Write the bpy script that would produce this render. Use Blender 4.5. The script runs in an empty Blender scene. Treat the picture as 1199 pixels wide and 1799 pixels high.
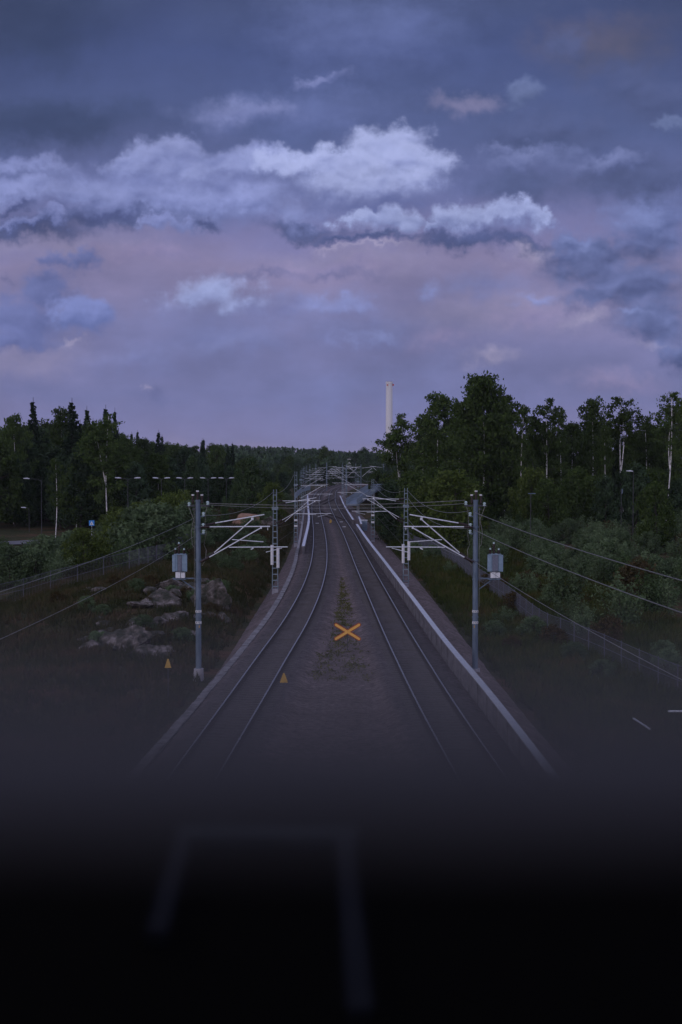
import bpy, math, random
import numpy as np
from mathutils import Vector, Matrix, noise as mnoise

scene = bpy.context.scene
# ------------------------------------------------------------------ camera
FPX, HOR, CXP = 2500.0, 803.0, 599.5
CAMZ = 10.8
cam_d = bpy.data.cameras.new('camera'); cam = bpy.data.objects.new('camera', cam_d)
scene.collection.objects.link(cam); scene.camera = cam
cam.location = (0, 0, CAMZ)
PITCH = math.atan((899.5 - HOR) / FPX)
cam.rotation_euler = (math.radians(90) - PITCH, 0, 0)
cam_d.sensor_fit = 'VERTICAL'; cam_d.sensor_height = 36.0
cam_d.lens = 36.0 * FPX / 1799.0
cam_d.clip_start = 0.02; cam_d.clip_end = 30000
cam_d.dof.use_dof = True
cam_d.dof.focus_distance = 130.0
cam_d.dof.aperture_fstop = 1.65
scene.render.resolution_x = 682; scene.render.resolution_y = 1024

# ------------------------------------------------------------------ view
scene.view_settings.view_transform = 'Standard'; scene.view_settings.look = 'None'
scene.view_settings.exposure = 0.0; scene.view_settings.gamma = 1.0
scene.view_settings.use_curve_mapping = False

def lin(r, g, b):
    b = b*1.035
    f = lambda c: (c/255/12.92) if c/255 <= .04045 else ((c/255+.055)/1.055)**2.4
    return (f(r), f(g), f(b), 1.0)

# ------------------------------------------------------------------ world
SUN_EL, SUN_AZ = math.radians(14), math.radians(-140)
def build_world():
    w = bpy.data.worlds.new("World"); scene.world = w; w.use_nodes = True
    nt = w.node_tree; nt.nodes.clear(); N = nt.nodes; L = nt.links
    def nd(t, **k):
        n = N.new(t)
        for a, b in k.items(): setattr(n, a, b)
        return n
    def S(n, i, v):
        if hasattr(v, 'is_output') : L.new(v, n.inputs[i])
        else: n.inputs[i].default_value = v
    def M(op, a, b=None, c=None, clamp=False):
        n = nd('ShaderNodeMath', operation=op); n.use_clamp = clamp
        S(n, 0, a)
        if b is not None: S(n, 1, b)
        if c is not None: S(n, 2, c)
        return n.outputs[0]
    def VM(op, a, b=None, out=0, **k):
        n = nd('ShaderNodeVectorMath', operation=op); S(n, 0, a)
        if b is not None: S(n, 1, b)
        return n.outputs[out]
    def MR(v, a, b, c=0.0, d=1.0):
        n = nd('ShaderNodeMapRange', interpolation_type='SMOOTHSTEP')
        S(n, 0, v); S(n, 1, a); S(n, 2, b); S(n, 3, c); S(n, 4, d); return n.outputs[0]
    def MIX(f, a, b):
        n = nd('ShaderNodeMix', data_type='RGBA'); S(n, 0, f); S(n, 6, a); S(n, 7, b); return n.outputs[2]
    def NOISE(v, s, det=6, rough=.55, dist=0.0, lac=2.0, dim='2D'):
        n = nd('ShaderNodeTexNoise'); n.noise_dimensions = dim; S(n, 'Vector', v); S(n, 'Scale', s); S(n, 'Detail', det)
        S(n, 'Roughness', rough); S(n, 'Distortion', dist); S(n, 'Lacunarity', lac); return n.outputs[0], n.outputs[1]
    tc = nd('ShaderNodeTexCoord')
    sep = nd('ShaderNodeSeparateXYZ'); L.new(tc.outputs['Generated'], sep.inputs[0])
    X, Y, Z = sep.outputs
    Yc = M('MAXIMUM', Y, 0.25)
    U = M('DIVIDE', X, Yc); V = M('DIVIDE', Z, Yc)
    com = nd('ShaderNodeCombineXYZ'); S(com, 0, U); S(com, 1, V); S(com, 2, 0.0)
    P0 = com.outputs[0]                                   # tangent-plane direction, in units of focal length
    # warp for billows
    _, wc1 = NOISE(P0, 16, 3, .5)
    w1 = VM('MULTIPLY', VM('SUBTRACT', wc1, (.5, .5, .5)), (.058, .030, 0))
    _, wc2 = NOISE(P0, 70, 6, .60)
    w2 = VM('MULTIPLY', VM('SUBTRACT', wc2, (.5, .5, .5)), (.026, .019, 0))
    _, wc3 = NOISE(P0, 200, 5, .6)
    w3 = VM('MULTIPLY', VM('SUBTRACT', wc3, (.5, .5, .5)), (.0055, .0045, 0))
    P = VM('ADD', VM('ADD', VM('ADD', P0, w1), w2), w3)
    # relief: difference of noise towards the light (up and a little left)
    def relief(scale, off, det, rough):
        PS = VM('MULTIPLY', P0, (1, 1.5, 1))
        a, _ = NOISE(PS, scale, det, rough, .3)
        b, _ = NOISE(VM('ADD', PS, off), scale, det, rough, .3)
        return M('SUBTRACT', a, b)
    r1 = relief(20, (-.004, .013, 0), 2, .45)
    r2 = relief(60, (-.002, .006, 0), 2.5, .45); RG = .42
    rel = M('ADD', M('MULTIPLY', r1, 1.6), M('MULTIPLY', r2, 1.1))
    nb, _ = NOISE(VM('MULTIPLY', P0, (1, 2.2, 1)), 9, 5, .55)
    nf, _ = NOISE(VM('MULTIPLY', P0, (1, 1.6, 1)), 34, 6, .6)
    def field(blobs, amp=0.0):
        cur = None; sw = None; sd = None
        for (px, py, rx, ry) in blobs:
            c = ((px-CXP)/FPX, (HOR-py)/FPX, 0)
            d = VM('MULTIPLY', VM('SUBTRACT', P, c), (FPX/rx, FPX/ry, 0))
            f = M('SUBTRACT', 1.0, VM('LENGTH', d, out=1))
            dv = VM('DOT_PRODUCT', d, (-.25, 1, 0), out=1)
            w = M('POWER', M('MAXIMUM', M('ADD', f, .5), .001), 3.0)
            cur = f if cur is None else M('SMOOTH_MAX', cur, f, .2)
            sw = w if sw is None else M('ADD', sw, w)
            sd = M('MULTIPLY', dv, w) if sd is None else M('MULTIPLY_ADD', dv, w, sd)
        if amp: cur = M('ADD', cur, M('MULTIPLY', M('SUBTRACT', nf, .5), amp))
        return cur, M('DIVIDE', sd, sw)
    def P_(px, py): return ((px-CXP)/FPX, (HOR-py)/FPX)
    # base gradient on V
    ramp = nd('ShaderNodeValToRGB'); cr = ramp.color_ramp
    vv = M('ADD', M('MULTIPLY', V, 2.6), M('MULTIPLY', M('SUBTRACT', nb, .5), .16))
    S(ramp, 0, vv)
    stops = [(0.0, (150, 142, 178)), (.03, (130, 129, 170)), (.12, (114, 118, 160)), (.22, (118, 119, 159)), (.34, (137, 130, 164)),
             (.40, (126, 124, 165)), (.48, (102, 110, 154)), (.60, (84, 96, 138)), (.75, (72, 84, 126)), (.90, (72, 82, 114)), (1.0, (60, 69, 96))]
    while len(cr.elements) < len(stops): cr.elements.new(.5)
    for e, (p, c) in zip(cr.elements, stops): e.position = p; e.color = lin(*c)
    col = ramp.outputs[0]
    def layer(col, blobs, lo, hi, lit, dark, gain=1.0, amp=.3, opac=1.0, sh=.55, grad=.45, soft=.5):
        f, dv = field(blobs, amp)
        n = nd('ShaderNodeMapRange', interpolation_type='SMOOTHSTEP')          # crisp tops, wispy bases
        S(n, 0, f); n.inputs[1].default_value = lo
        S(n, 2, M('ADD', hi, M('MULTIPLY', M('MAXIMUM', M('SUBTRACT', .15, dv), 0), soft))); n.inputs[3].default_value = 0; n.inputs[4].default_value = 1
        m = n.outputs[0]
        if opac < 1: m = M('MULTIPLY', m, opac)
        s = M('ADD', M('MULTIPLY_ADD', rel, gain*RG, sh), M('MULTIPLY', dv, grad))
        s = MR(s, 0.0, 1.0)
        return MIX(m, col, MIX(s, lin(*dark), lin(*lit)))
    # soft patches: pink light low, darker top-left
    col = layer(col, [(100, 430, 330, 60), (600, 460, 260, 40), (900, 560, 330, 80), (60, 640, 160, 60)], 0, 1.1, (147, 140, 167), (124, 122, 157), .6, .5, .75)
    col = layer(col, [(80, 225, 330, 80), (60, 60, 260, 130)], 0, .8, (63, 75, 106), (52, 63, 93), .5, .5, .8)
    col = layer(col, [(380, 590, 330, 110), (640, 690, 330, 80)], 0, 1.1, (120, 127, 172), (110, 118, 164), .6, .6, .7)
    col = layer(col, [(640, 70, 260, 110), (560, 200, 260, 70)], 0, 1.0, (106, 118, 164), (92, 103, 150), .5, .5, .75)
    # upper right murk
    col = layer(col, [(1080, 90, 190, 90)], 0, .9, (103, 99, 119), (82, 86, 110), .8, .6, .8)
    col = layer(col, [(1010, 90, 55, 45), (1140, 190, 110, 80), (960, 250, 190, 60), (1120, 330, 170, 80), (920, 335, 150, 50)], 0, .7, (88, 98, 138), (68, 78, 114), 1.0, .5, .85)
    col = layer(col, [(810, 190, 75, 34)], 0, .8, (141, 138, 170), (116, 119, 157), .8, .4, .8)
    col = layer(col, [(920, 175, 62, 34), (1180, 215, 60, 20)], 0, .6, (111, 124, 163), (80, 92, 127), 1.2, .5, .8)
    col = layer(col, [(930, 285, 120, 34), (1080, 300, 90, 24), (870, 265, 50, 18)], 0, .7, (124, 134, 178), (86, 96, 140), 1.2, .5, .85)
    col = layer(col, [(410, 205, 140, 52), (480, 195, 70, 34), (575, 143, 60, 16)], 0, 1.0, (134, 142, 186), (96, 106, 152), 1.0, .5, .85)
    # dark underside band left and centre
    col = layer(col, [(60, 405, 210, 34), (230, 385, 190, 34), (540, 405, 120, 22)], 0, .6, (88, 98, 142), (62, 70, 106), 1.0, .4, .9)
    col = layer(col, [(300, 340, 340, 62), (640, 350, 230, 52), (820, 395, 170, 44)], 0, .7, (118, 126, 172), (94, 104, 152), 1.0, .5, .9, .55, .3)
    # long lower-left bank
    col = layer(col, [(50, 302, 120, 26), (40, 345, 150, 42), (190, 345, 150, 46), (320, 368, 140, 46), (450, 365, 130, 48), (530, 385, 100, 40), (300, 402, 90, 24)],
                0.0, .85, (142, 151, 198), (96, 106, 154), 1.1, .5, 1.0, .62, .36, .8)
    # main cumulus
    col = layer(col, [(490, 300, 95, 44), (400, 305, 90, 38), (310, 285, 86, 42), (250, 300, 70, 30), (340, 318, 140, 38)],
                0.0, .58, (150, 159, 204), (102, 112, 162), 1.1, .45, 1.0, .62, .36, .9)
    col = layer(col, [(672, 268, 105, 55), (742, 305, 80, 52), (590, 290, 90, 44), (640, 318, 160, 48), (510, 306, 60, 34)],
                0.0, .54, (172, 181, 221), (110, 120, 170), 1.0, .45, 1.0, .66, .40, 1.1)
    col = layer(col, [(210, 386, 100, 15), (60, 402, 90, 14), (20, 372, 60, 12), (330, 400, 60, 16)], 0, .9, (82, 90, 134), (66, 74, 112), .9, .4, .95)
    col = layer(col, [(110, 388, 50, 18), (40, 396, 60, 14), (275, 402, 40, 18)], 0, .6, (136, 144, 192), (92, 102, 150), 1.1, .4, .85, .6, .5)
    # base shadows and the right cumulus
    col = layer(col, [(800, 428, 200, 22), (640, 420, 120, 14), (900, 434, 110, 22)], 0, .8, (84, 94, 138), (66, 76, 116), .9, .5, .95)
    col = layer(col, [(850, 386, 96, 38), (780, 390, 54, 38), (915, 386, 60, 32), (955, 390, 34, 24), (672, 396, 62, 38), (640, 380, 40, 24), (735, 408, 34, 20)], 0, .56, (166, 176, 217), (100, 111, 160), 1.0, .45, 1.0, .64, .44, 1.0)
    # pale glints
    col = layer(col, [(930, 448, 56, 26), (640, 436, 110, 9), (1150, 600, 60, 14), (110, 607, 34, 9), (222, 687, 16, 12), (860, 640, 90, 30), (1060, 570, 60, 26)], 0, 1.3, (181, 172, 193), (141, 138, 170), 1.0, .5, .75)
    col = layer(col, [(520, 540, 190, 50), (640, 585, 160, 50), (250, 640, 150, 36), (860, 500, 120, 40), (420, 610, 120, 40)], 0, 1.3, (128, 136, 182), (108, 115, 162), 1.2, .6, .8)
    col = layer(col, [(560, 470, 180, 24), (960, 560, 130, 36), (260, 450, 160, 26), (1080, 680, 140, 34), (760, 600, 90, 30)], 0, 1.3, (160, 146, 178), (130, 122, 160), 1.2, .6, .6)
    # middle isolated clouds
    col = layer(col, [(378, 512, 84, 50), (340, 530, 64, 44), (420, 540, 60, 36)], 0, .72, (168, 179, 222), (114, 122, 168), .8, .35, .95, .60, .5, 1.5)
    col = layer(col, [(90, 515, 62, 50), (40, 565, 100, 60), (138, 462, 44, 30), (30, 600, 90, 28)], 0, .6, (112, 122, 172), (84, 94, 142), 1.2, .45, .9)
    col = layer(col, [(135, 562, 60, 50)], 0, .5, (130, 142, 196), (84, 98, 150), .9, .35, .9, .55, .6)
    col = layer(col, [(14, 502, 36, 14), (455, 480, 100, 14), (590, 484, 90, 13), (245, 697, 60, 28)], 0, 1.5, (96, 103, 146), (86, 92, 134), 1.0, .4, .75)
    col = layer(col, [(755, 505, 52, 32), (585, 540, 60, 26), (640, 600, 70, 26), (955, 530, 46, 20)], 0, 1.0, (142, 152, 202), (114, 120, 166), 1.0, .5, .8)
    # right dark mass
    col = layer(col, [(1140, 410, 120, 80), (1030, 460, 115, 70), (1120, 500, 140, 75), (1170, 560, 100, 70), (1050, 525, 85, 40), (1190, 620, 60, 40), (985, 430, 60, 30)], 0, .62, (112, 123, 170), (70, 80, 122), 1.4, .5, .95, .52)
    col = layer(col, [(1130, 400, 60, 30), (1000, 425, 40, 16), (1140, 550, 60, 14), (1120, 395, 90, 40), (1010, 440, 60, 26)], 0, .8, (132, 144, 192), (84, 95, 140), 1.5, .5, .7, .5)
    col = layer(col, [(-40, -30, 300, 330), (1240, -40, 260, 280)], 0, 1.2, (60, 68, 96), (50, 58, 84), .4, .4, .7)  # top corners darkened in the sky colour, like lens vignetting
    # global fine modulation
    mod = M('ADD', 1.0, M('ADD', M('MULTIPLY', M('SUBTRACT', nb, .5), .46), M('MULTIPLY', M('SUBTRACT', nf, .5), .22)))
    col = VM('SCALE', col, None); scn = N[-1] if False else None
    sc_node = [n for n in N if n.bl_idname == 'ShaderNodeVectorMath' and n.operation == 'SCALE'][-1]
    L.new(mod, sc_node.inputs['Scale'])
    # the unseen sky behind the viewer is brightened to light the land
    def lift_back(c, k):
        n = nd('ShaderNodeVectorMath', operation='SCALE'); L.new(c, n.inputs[0])
        S(n, 'Scale', M('MULTIPLY', MR(Y, -.2, .75, 2.3, 1.0), k)); return n.outputs[0]
    sky = nd('ShaderNodeTexSky', sky_type='NISHITA'); sky.sun_disc = False
    sky.sun_elevation = SUN_EL; sky.sun_rotation = SUN_AZ
    bg1 = nd('ShaderNodeBackground'); L.new(col, bg1.inputs[0]); bg1.inputs[1].default_value = 1.0
    # plain cloud deck for the rest of the sky, round the sides and overhead
    ramp2 = nd('ShaderNodeValToRGB'); cr2 = ramp2.color_ramp
    nv, _ = NOISE(tc.outputs['Generated'], 5, 3, .55, dim='3D')
    S(ramp2, 0, M('ADD', M('MULTIPLY', Z, 1.6), M('MULTIPLY', M('SUBTRACT', nv, .5), .35)))
    st2 = [(0.0, (128, 124, 138)), (.25, (128, 125, 139)), (.5, (124, 123, 138)), (1.0, (116, 118, 136))]
    while len(cr2.elements) < len(st2): cr2.elements.new(.5)
    for e, (p, c) in zip(cr2.elements, st2): e.position = p; e.color = lin(*c)
    bg3 = nd('ShaderNodeBackground'); L.new(lift_back(ramp2.outputs[0], 1.0), bg3.inputs[0]); bg3.inputs[1].default_value = 1.15
    bg2 = nd('ShaderNodeBackground'); L.new(sky.outputs[0], bg2.inputs[0]); bg2.inputs[1].default_value = 0.05
    m1 = nd('ShaderNodeMixShader'); L.new(MR(Y, .78, .86), m1.inputs[0])
    m2 = nd('ShaderNodeMixShader'); m2.inputs[0].default_value = .96      # thick cloud cover in front of the clear sky
    L.new(bg3.outputs[0], m1.inputs[1]); L.new(bg1.outputs[0], m1.inputs[2])
    L.new(bg2.outputs[0], m2.inputs[1]); L.new(m1.outputs[0], m2.inputs[2]); mx = m2
    out = nd('ShaderNodeOutputWorld'); L.new(mx.outputs[0], out.inputs[0])
    try: w.cycles.sampling_method = 'NONE'
    except Exception: pass
build_world()
sl = bpy.data.lights.new('sun', 'SUN'); sun = bpy.data.objects.new('sun', sl); scene.collection.objects.link(sun)
sl.energy = 0.42; sl.angle = math.radians(20); sl.color = (1.0, .88, .86)
_sd = Vector((math.sin(SUN_AZ)*math.cos(SUN_EL), math.cos(SUN_AZ)*math.cos(SUN_EL), math.sin(SUN_EL)))   # towards the sun
sun.rotation_euler = _sd.to_track_quat('Z', 'Y').to_euler()

# =================================================================== helpers
R = random.Random(7)
COL = scene.collection
def tag(o, label=None, cat=None, group=None, kind=None):
    if label: o['label'] = label
    if cat: o['category'] = cat
    if group: o['group'] = group
    if kind: o['kind'] = kind
    return o
def empty(name, loc=(0, 0, 0), rz=0.0, sc=1.0):
    o = bpy.data.objects.new(name, None); COL.objects.link(o)
    o.location = loc; o.rotation_euler = (0, 0, rz)
    o.scale = (sc, sc, sc) if not isinstance(sc, tuple) else sc
    o.empty_display_size = .1
    return o
class MB:
    def __init__(s): s.v = []; s.f = []; s.m = []; s.mi = 0; s.sm = []
    def add(s, vs, fs, smooth=False):
        k = len(s.v); s.v += [tuple(p) for p in vs]
        for f in fs: s.f.append([i+k for i in f]); s.m.append(s.mi); s.sm.append(smooth)
        return s
    def box(s, c, d, rz=0.0, M=None):
        x, y, z = d[0]/2, d[1]/2, d[2]/2
        vs = [Vector((a*x, b*y, e*z)) for e in (-1, 1) for b in (-1, 1) for a in (-1, 1)]
        rot = M if M is not None else Matrix.Rotation(rz, 3, 'Z')
        vs = [rot @ p + Vector(c) for p in vs]
        return s.add(vs, [(0, 2, 3, 1), (4, 5, 7, 6), (0, 1, 5, 4), (2, 6, 7, 3), (0, 4, 6, 2), (1, 3, 7, 5)])
    def tube(s, pts, r, n=8, caps=True):
        pts = [Vector(p) for p in pts]; rs = r if isinstance(r, (list, tuple)) else [r]*len(pts)
        ring = []
        up = Vector((0, 0, 1)); prev = None
        for i, p in enumerate(pts):
            t = (pts[min(i+1, len(pts)-1)] - pts[max(i-1, 0)]).normalized()
            a = t.cross(up)
            if a.length < .05: a = t.cross(Vector((0, 1, 0)))
            a.normalize()
            if prev is not None and a.dot(prev) < 0: a = -a
            prev = a; b = t.cross(a)
            ring.append([p + (a*math.cos(2*math.pi*k/n) + b*math.sin(2*math.pi*k/n))*rs[i] for k in range(n)])
        vs = [q for rg in ring for q in rg]; fs = []
        for i in range(len(pts)-1):
            for k in range(n):
                fs.append((i*n+k, i*n+(k+1) % n, (i+1)*n+(k+1) % n, (i+1)*n+k))
        s.add(vs, fs, True)
        if caps: s.add(ring[0], [tuple(range(n))]); s.add(ring[-1], [tuple(reversed(range(n)))])
        return s
    def ribbed(s, a, b, r, k, n=8):         # insulator with sheds
        a, b = Vector(a), Vector(b); pts = []; rs = []
        for i in range(k*2+1):
            pts.append(a.lerp(b, i/(k*2))); rs.append(r if i % 2 else r*.45)
        return s.tube(pts, rs, n)
    def prism(s, poly, y0, y1, M=None, o=(0, 0, 0)):   # poly in xz, extruded along y
        n = len(poly); vs = [Vector((p[0], y0, p[1])) for p in poly] + [Vector((p[0], y1, p[1])) for p in poly]
        if M is not None: vs = [M @ q for q in vs]
        vs = [q + Vector(o) for q in vs]
        fs = [tuple(range(n)), tuple(reversed(range(n, 2*n)))] + [(i, i+n, (i+1) % n+n, (i+1) % n) for i in range(n)]
        return s.add(vs, fs)
    def build(s, name, mats, parent=None):
        me = bpy.data.meshes.new(name); me.from_pydata(s.v, [], s.f)
        for m in (mats if isinstance(mats, (list, tuple)) else [mats]): me.materials.append(m)
        me.polygons.foreach_set('material_index', s.m); me.polygons.foreach_set('use_smooth', s.sm)
        me.update()
        o = bpy.data.objects.new(name, me); COL.objects.link(o)
        if parent is not None: o.parent = parent
        return o
def np_mesh(name, V, F, mats, parent=None, smooth=False, mi=None):
    me = bpy.data.meshes.new(name); V = np.asarray(V, dtype=np.float32); F = np.asarray(F, dtype=np.int32); k = F.shape[1]
    me.vertices.add(len(V)); me.vertices.foreach_set('co', V.ravel())
    me.loops.add(F.size); me.loops.foreach_set('vertex_index', F.ravel())
    me.polygons.add(len(F)); me.polygons.foreach_set('loop_start', np.arange(0, F.size, k, dtype=np.int32))
    try: me.polygons.foreach_set('loop_total', np.full(len(F), k, dtype=np.int32))
    except Exception: pass
    for m in (mats if isinstance(mats, (list, tuple)) else [mats]): me.materials.append(m)
    if smooth: me.polygons.foreach_set('use_smooth', np.ones(len(F), dtype=bool))
    if mi is not None: me.polygons.foreach_set('material_index', np.asarray(mi, dtype=np.int32))
    me.update(calc_edges=True); me.validate()
    o = bpy.data.objects.new(name, me); COL.objects.link(o)
    if parent is not None: o.parent = parent
    return o
def copy_tree(o, parent=None):
    c = o.copy(); COL.objects.link(c); c.parent = parent
    for ch in list(o.children): copy_tree(ch, c)
    return c

# =================================================================== materials
def mat(name, c1, c2=None, scale=5.0, rough=.8, metal=0.0, bump=0.0, det=5, spec=.5, coord='Object', stretch=None, c3=None, contrast=(.35, .65), transl=0.0, randv=0.0):
    m = bpy.data.materials.new(name); m.use_nodes = True; nt = m.node_tree; N = nt.nodes; L = nt.links
    b = N['Principled BSDF']; b.inputs['Roughness'].default_value = rough; b.inputs['Metallic'].default_value = metal
    b.inputs['Specular IOR Level'].default_value = spec
    c4 = lambda c: (c[0], c[1], c[2], 1)
    b.inputs['Base Color'].default_value = c4(c1)
    if c2 is not None:
        tc = N.new('ShaderNodeTexCoord'); src = tc.outputs[coord]
        if coord == 'World':
            pass
        if stretch:
            mp = N.new('ShaderNodeMapping'); mp.inputs['Scale'].default_value = stretch; L.new(src, mp.inputs[0]); src = mp.outputs[0]
        nz = N.new('ShaderNodeTexNoise'); nz.inputs['Scale'].default_value = scale; nz.inputs['Detail'].default_value = det; nz.inputs['Roughness'].default_value = .62
        L.new(src, nz.inputs['Vector'])
        rp = N.new('ShaderNodeValToRGB'); rp.color_ramp.elements[0].position = contrast[0]; rp.color_ramp.elements[1].position = contrast[1]
        rp.color_ramp.elements[0].color = c4(c1); rp.color_ramp.elements[1].color = c4(c2)
        if c3 is not None:
            e = rp.color_ramp.elements.new(.5*(contrast[0]+contrast[1])); e.color = c4(c3)
        L.new(nz.outputs[0], rp.inputs[0]); out = rp.outputs[0]
        if randv:
            oi = N.new('ShaderNodeObjectInfo'); mm = N.new('ShaderNodeMath'); mm.operation = 'MULTIPLY_ADD'
            L.new(oi.outputs['Random'], mm.inputs[0]); mm.inputs[1].default_value = 2*randv; mm.inputs[2].default_value = 1-randv
            sc = N.new('ShaderNodeVectorMath'); sc.operation = 'SCALE'; L.new(out, sc.inputs[0]); L.new(mm.outputs[0], sc.inputs['Scale']); out = sc.outputs[0]
        L.new(out, b.inputs['Base Color'])
        if bump:
            bp = N.new('ShaderNodeBump'); bp.inputs['Strength'].default_value = bump; bp.inputs['Distance'].default_value = .05
            L.new(nz.outputs[0], bp.inputs['Height']); L.new(bp.outputs[0], b.inputs['Normal'])
        if transl:
            d = N.new('ShaderNodeBsdfDiffuse'); t = N.new('ShaderNodeBsdfTranslucent'); mx = N.new('ShaderNodeMixShader'); mx.inputs[0].default_value = transl
            L.new(out, d.inputs[0]); L.new(out, t.inputs[0]); L.new(d.outputs[0], mx.inputs[1]); L.new(t.outputs[0], mx.inputs[2])
            L.new(mx.outputs[0], N['Material Output'].inputs[0])
    return m
M_ = {}
M_['birch_leaf'] = mat('birch_leaf', (.034, .060, .018), (.082, .118, .036), 1.3, transl=.25, randv=.25)
M_['birch_leaf_bright'] = mat('birch_leaf_bright', (.056, .088, .022), (.115, .15, .042), 1.3, transl=.25, randv=.2)
M_['spruce_leaf'] = mat('spruce_leaf', (.018, .032, .018), (.038, .060, .032), 1.5, transl=.08, randv=.25)
M_['pine_leaf'] = mat('pine_leaf', (.038, .068, .030), (.080, .115, .048), 1.2, transl=.12, randv=.25)
M_['bush_leaf'] = mat('bush_leaf', (.075, .118, .056), (.145, .195, .105), 1.4, transl=.25, randv=.25)
M_['bush_leaf_rust'] = mat('bush_leaf_rust', (.055, .048, .024), (.095, .070, .036), 1.4, transl=.2, randv=.2)
M_['far_leaf'] = mat('far_leaf', (.034, .060, .032), (.070, .105, .056), .6, transl=.1, randv=.3)
M_['birch_bark'] = mat('birch_bark', (.16, .16, .16), (.80, .78, .78), 1.6, stretch=(3, 3, 1.2), contrast=(.36, .5), det=4)
M_['bark'] = mat('bark', (.03, .024, .02), (.07, .055, .045), 4)
M_['grass'] = mat('grass', (.040, .055, .018), (.100, .080, .036), .35, c3=(.062, .078, .024), transl=.2)
M_['grass_brown'] = mat('dry_bank_grass', (.034, .044, .018), (.090, .066, .040), .30, c3=(.058, .058, .028), transl=.2)
M_['weed'] = mat('weed', (.075, .085, .03), (.15, .14, .055), 1.5, transl=.2)
M_['galv'] = mat('galvanised_steel', (.085, .125, .175), (.16, .21, .28), 3.0, rough=.5, metal=.25, stretch=(1, 1, .3))
M_['lattice'] = mat('lattice_steel', (.15, .20, .24), (.26, .33, .38), 4.0, rough=.5, metal=.2)
M_['alu'] = mat('aluminium_tube', (.66, .69, .74), (.86, .88, .92), 6.0, rough=.35, metal=.25)
M_['white'] = mat('white_paint', (.62, .63, .66), (.80, .80, .82), 8.0, rough=.5)
M_['box_blue'] = mat('equipment_paint', (.17, .25, .34), (.26, .36, .46), 4.0, rough=.45)
M_['box_dark'] = mat('equipment_fins', (.12, .13, .18), (.17, .19, .25), 9.0, rough=.5)
M_['porcelain'] = mat('brown_porcelain', (.018, .010, .010), (.045, .022, .020), 9.0, rough=.25)
M_['glass_ins'] = mat('pale_glass_insulator', (.40, .55, .56), (.55, .70, .72), 9.0, rough=.15)
M_['concrete'] = mat('concrete', (.24, .23, .26), (.38, .37, .41), 1.2, rough=.85, bump=.2, det=8)
M_['trough'] = mat('trough_concrete', (.10, .095, .105), (.25, .24, .265), 1.6, rough=.9, bump=.3, det=8, contrast=(.35, .6))
M_['wall_side'] = mat('wall_concrete', (.085, .08, .09), (.17, .16, .18), .8, rough=.85, bump=.2, det=9, stretch=(1, 1, 3))
M_['cap'] = mat('wall_cap', (.70, .73, .80), (.86, .88, .92), 2.0, rough=.25, metal=.4, det=6)
M_['wire'] = mat('wire', (.20, .20, .20), (.30, .30, .28), 9.0, rough=.4, metal=.5)
M_['wire_dark'] = mat('copper_wire', (.05, .045, .04), (.09, .08, .07), 9.0, rough=.5)
M_['rail_top'] = mat('rail_head', (.42, .42, .45), (.56, .56, .58), 3.0, rough=.35, metal=.9)
M_['rail_side'] = mat('rail_web', (.020, .014, .013), (.045, .030, .027), 8.0, rough=.8)
M_['sleeper'] = mat('sleeper_concrete', (.062, .054, .054), (.105, .092, .092), 2.5, rough=.9)
M_['orange'] = mat('orange_yellow_paint', (.92, .46, .08), (.95, .54, .11), 6.0, rough=.5)
M_['orange_rim'] = mat('red_orange_rim', (.34, .07, .02), (.45, .10, .03), 6.0, rough=.5)
M_['yellow'] = mat('yellow_paint', (.42, .26, .05), (.55, .34, .07), 6.0, rough=.5)
M_['pole_dark'] = mat('dark_pole', (.04, .04, .05), (.07, .07, .085), 6.0, rough=.6)
M_['lamp'] = mat('lamp_head', (.50, .52, .60), (.66, .68, .76), 6.0, rough=.3)
M_['sign_blue'] = mat('sign_blue', (.03, .22, .62), (.04, .28, .72), 6.0, rough=.35)
M_['chimney'] = mat('chimney_render', (.70, .69, .72), (.84, .82, .84), .05, rough=.7, stretch=(1, 1, .25), det=7)
M_['red'] = mat('red_paint', (.50, .05, .03), (.6, .08, .05), 6.0, rough=.5)
M_['fence'] = mat('fence_wire', (.095, .10, .13), (.135, .14, .18), 6.0, rough=.6, metal=.3)
M_['rock'] = mat('granite', (.024, .026, .017), (.21, .185, .185), 1.4, rough=.9, bump=1.0, det=10, c3=(.085, .072, .066), contrast=(.42, .66))
M_['asphalt'] = mat('asphalt', (.10, .10, .12), (.15, .15, .18), 1.0, rough=.9)
M_['bridge_blue'] = mat('blue_grey_steel', (.16, .21, .28), (.25, .31, .40), 2.0, rough=.5, metal=.2)
M_['black'] = mat('black_enamel', (.0008, .0008, .001), (.001, .001, .0012), 4.0, rough=.04, spec=.45)
M_['ledge'] = mat('ledge_metal', (.042, .040, .049), (.058, .056, .066), 30.0, rough=.6)
M_['deck'] = mat('bridge_deck', (.008, .008, .009), (.014, .014, .015), 8.0, rough=.9)
M_['soil'] = mat('orange_soil', (.20, .11, .07), (.34, .20, .13), 1.5, rough=.9, bump=.5)

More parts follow.
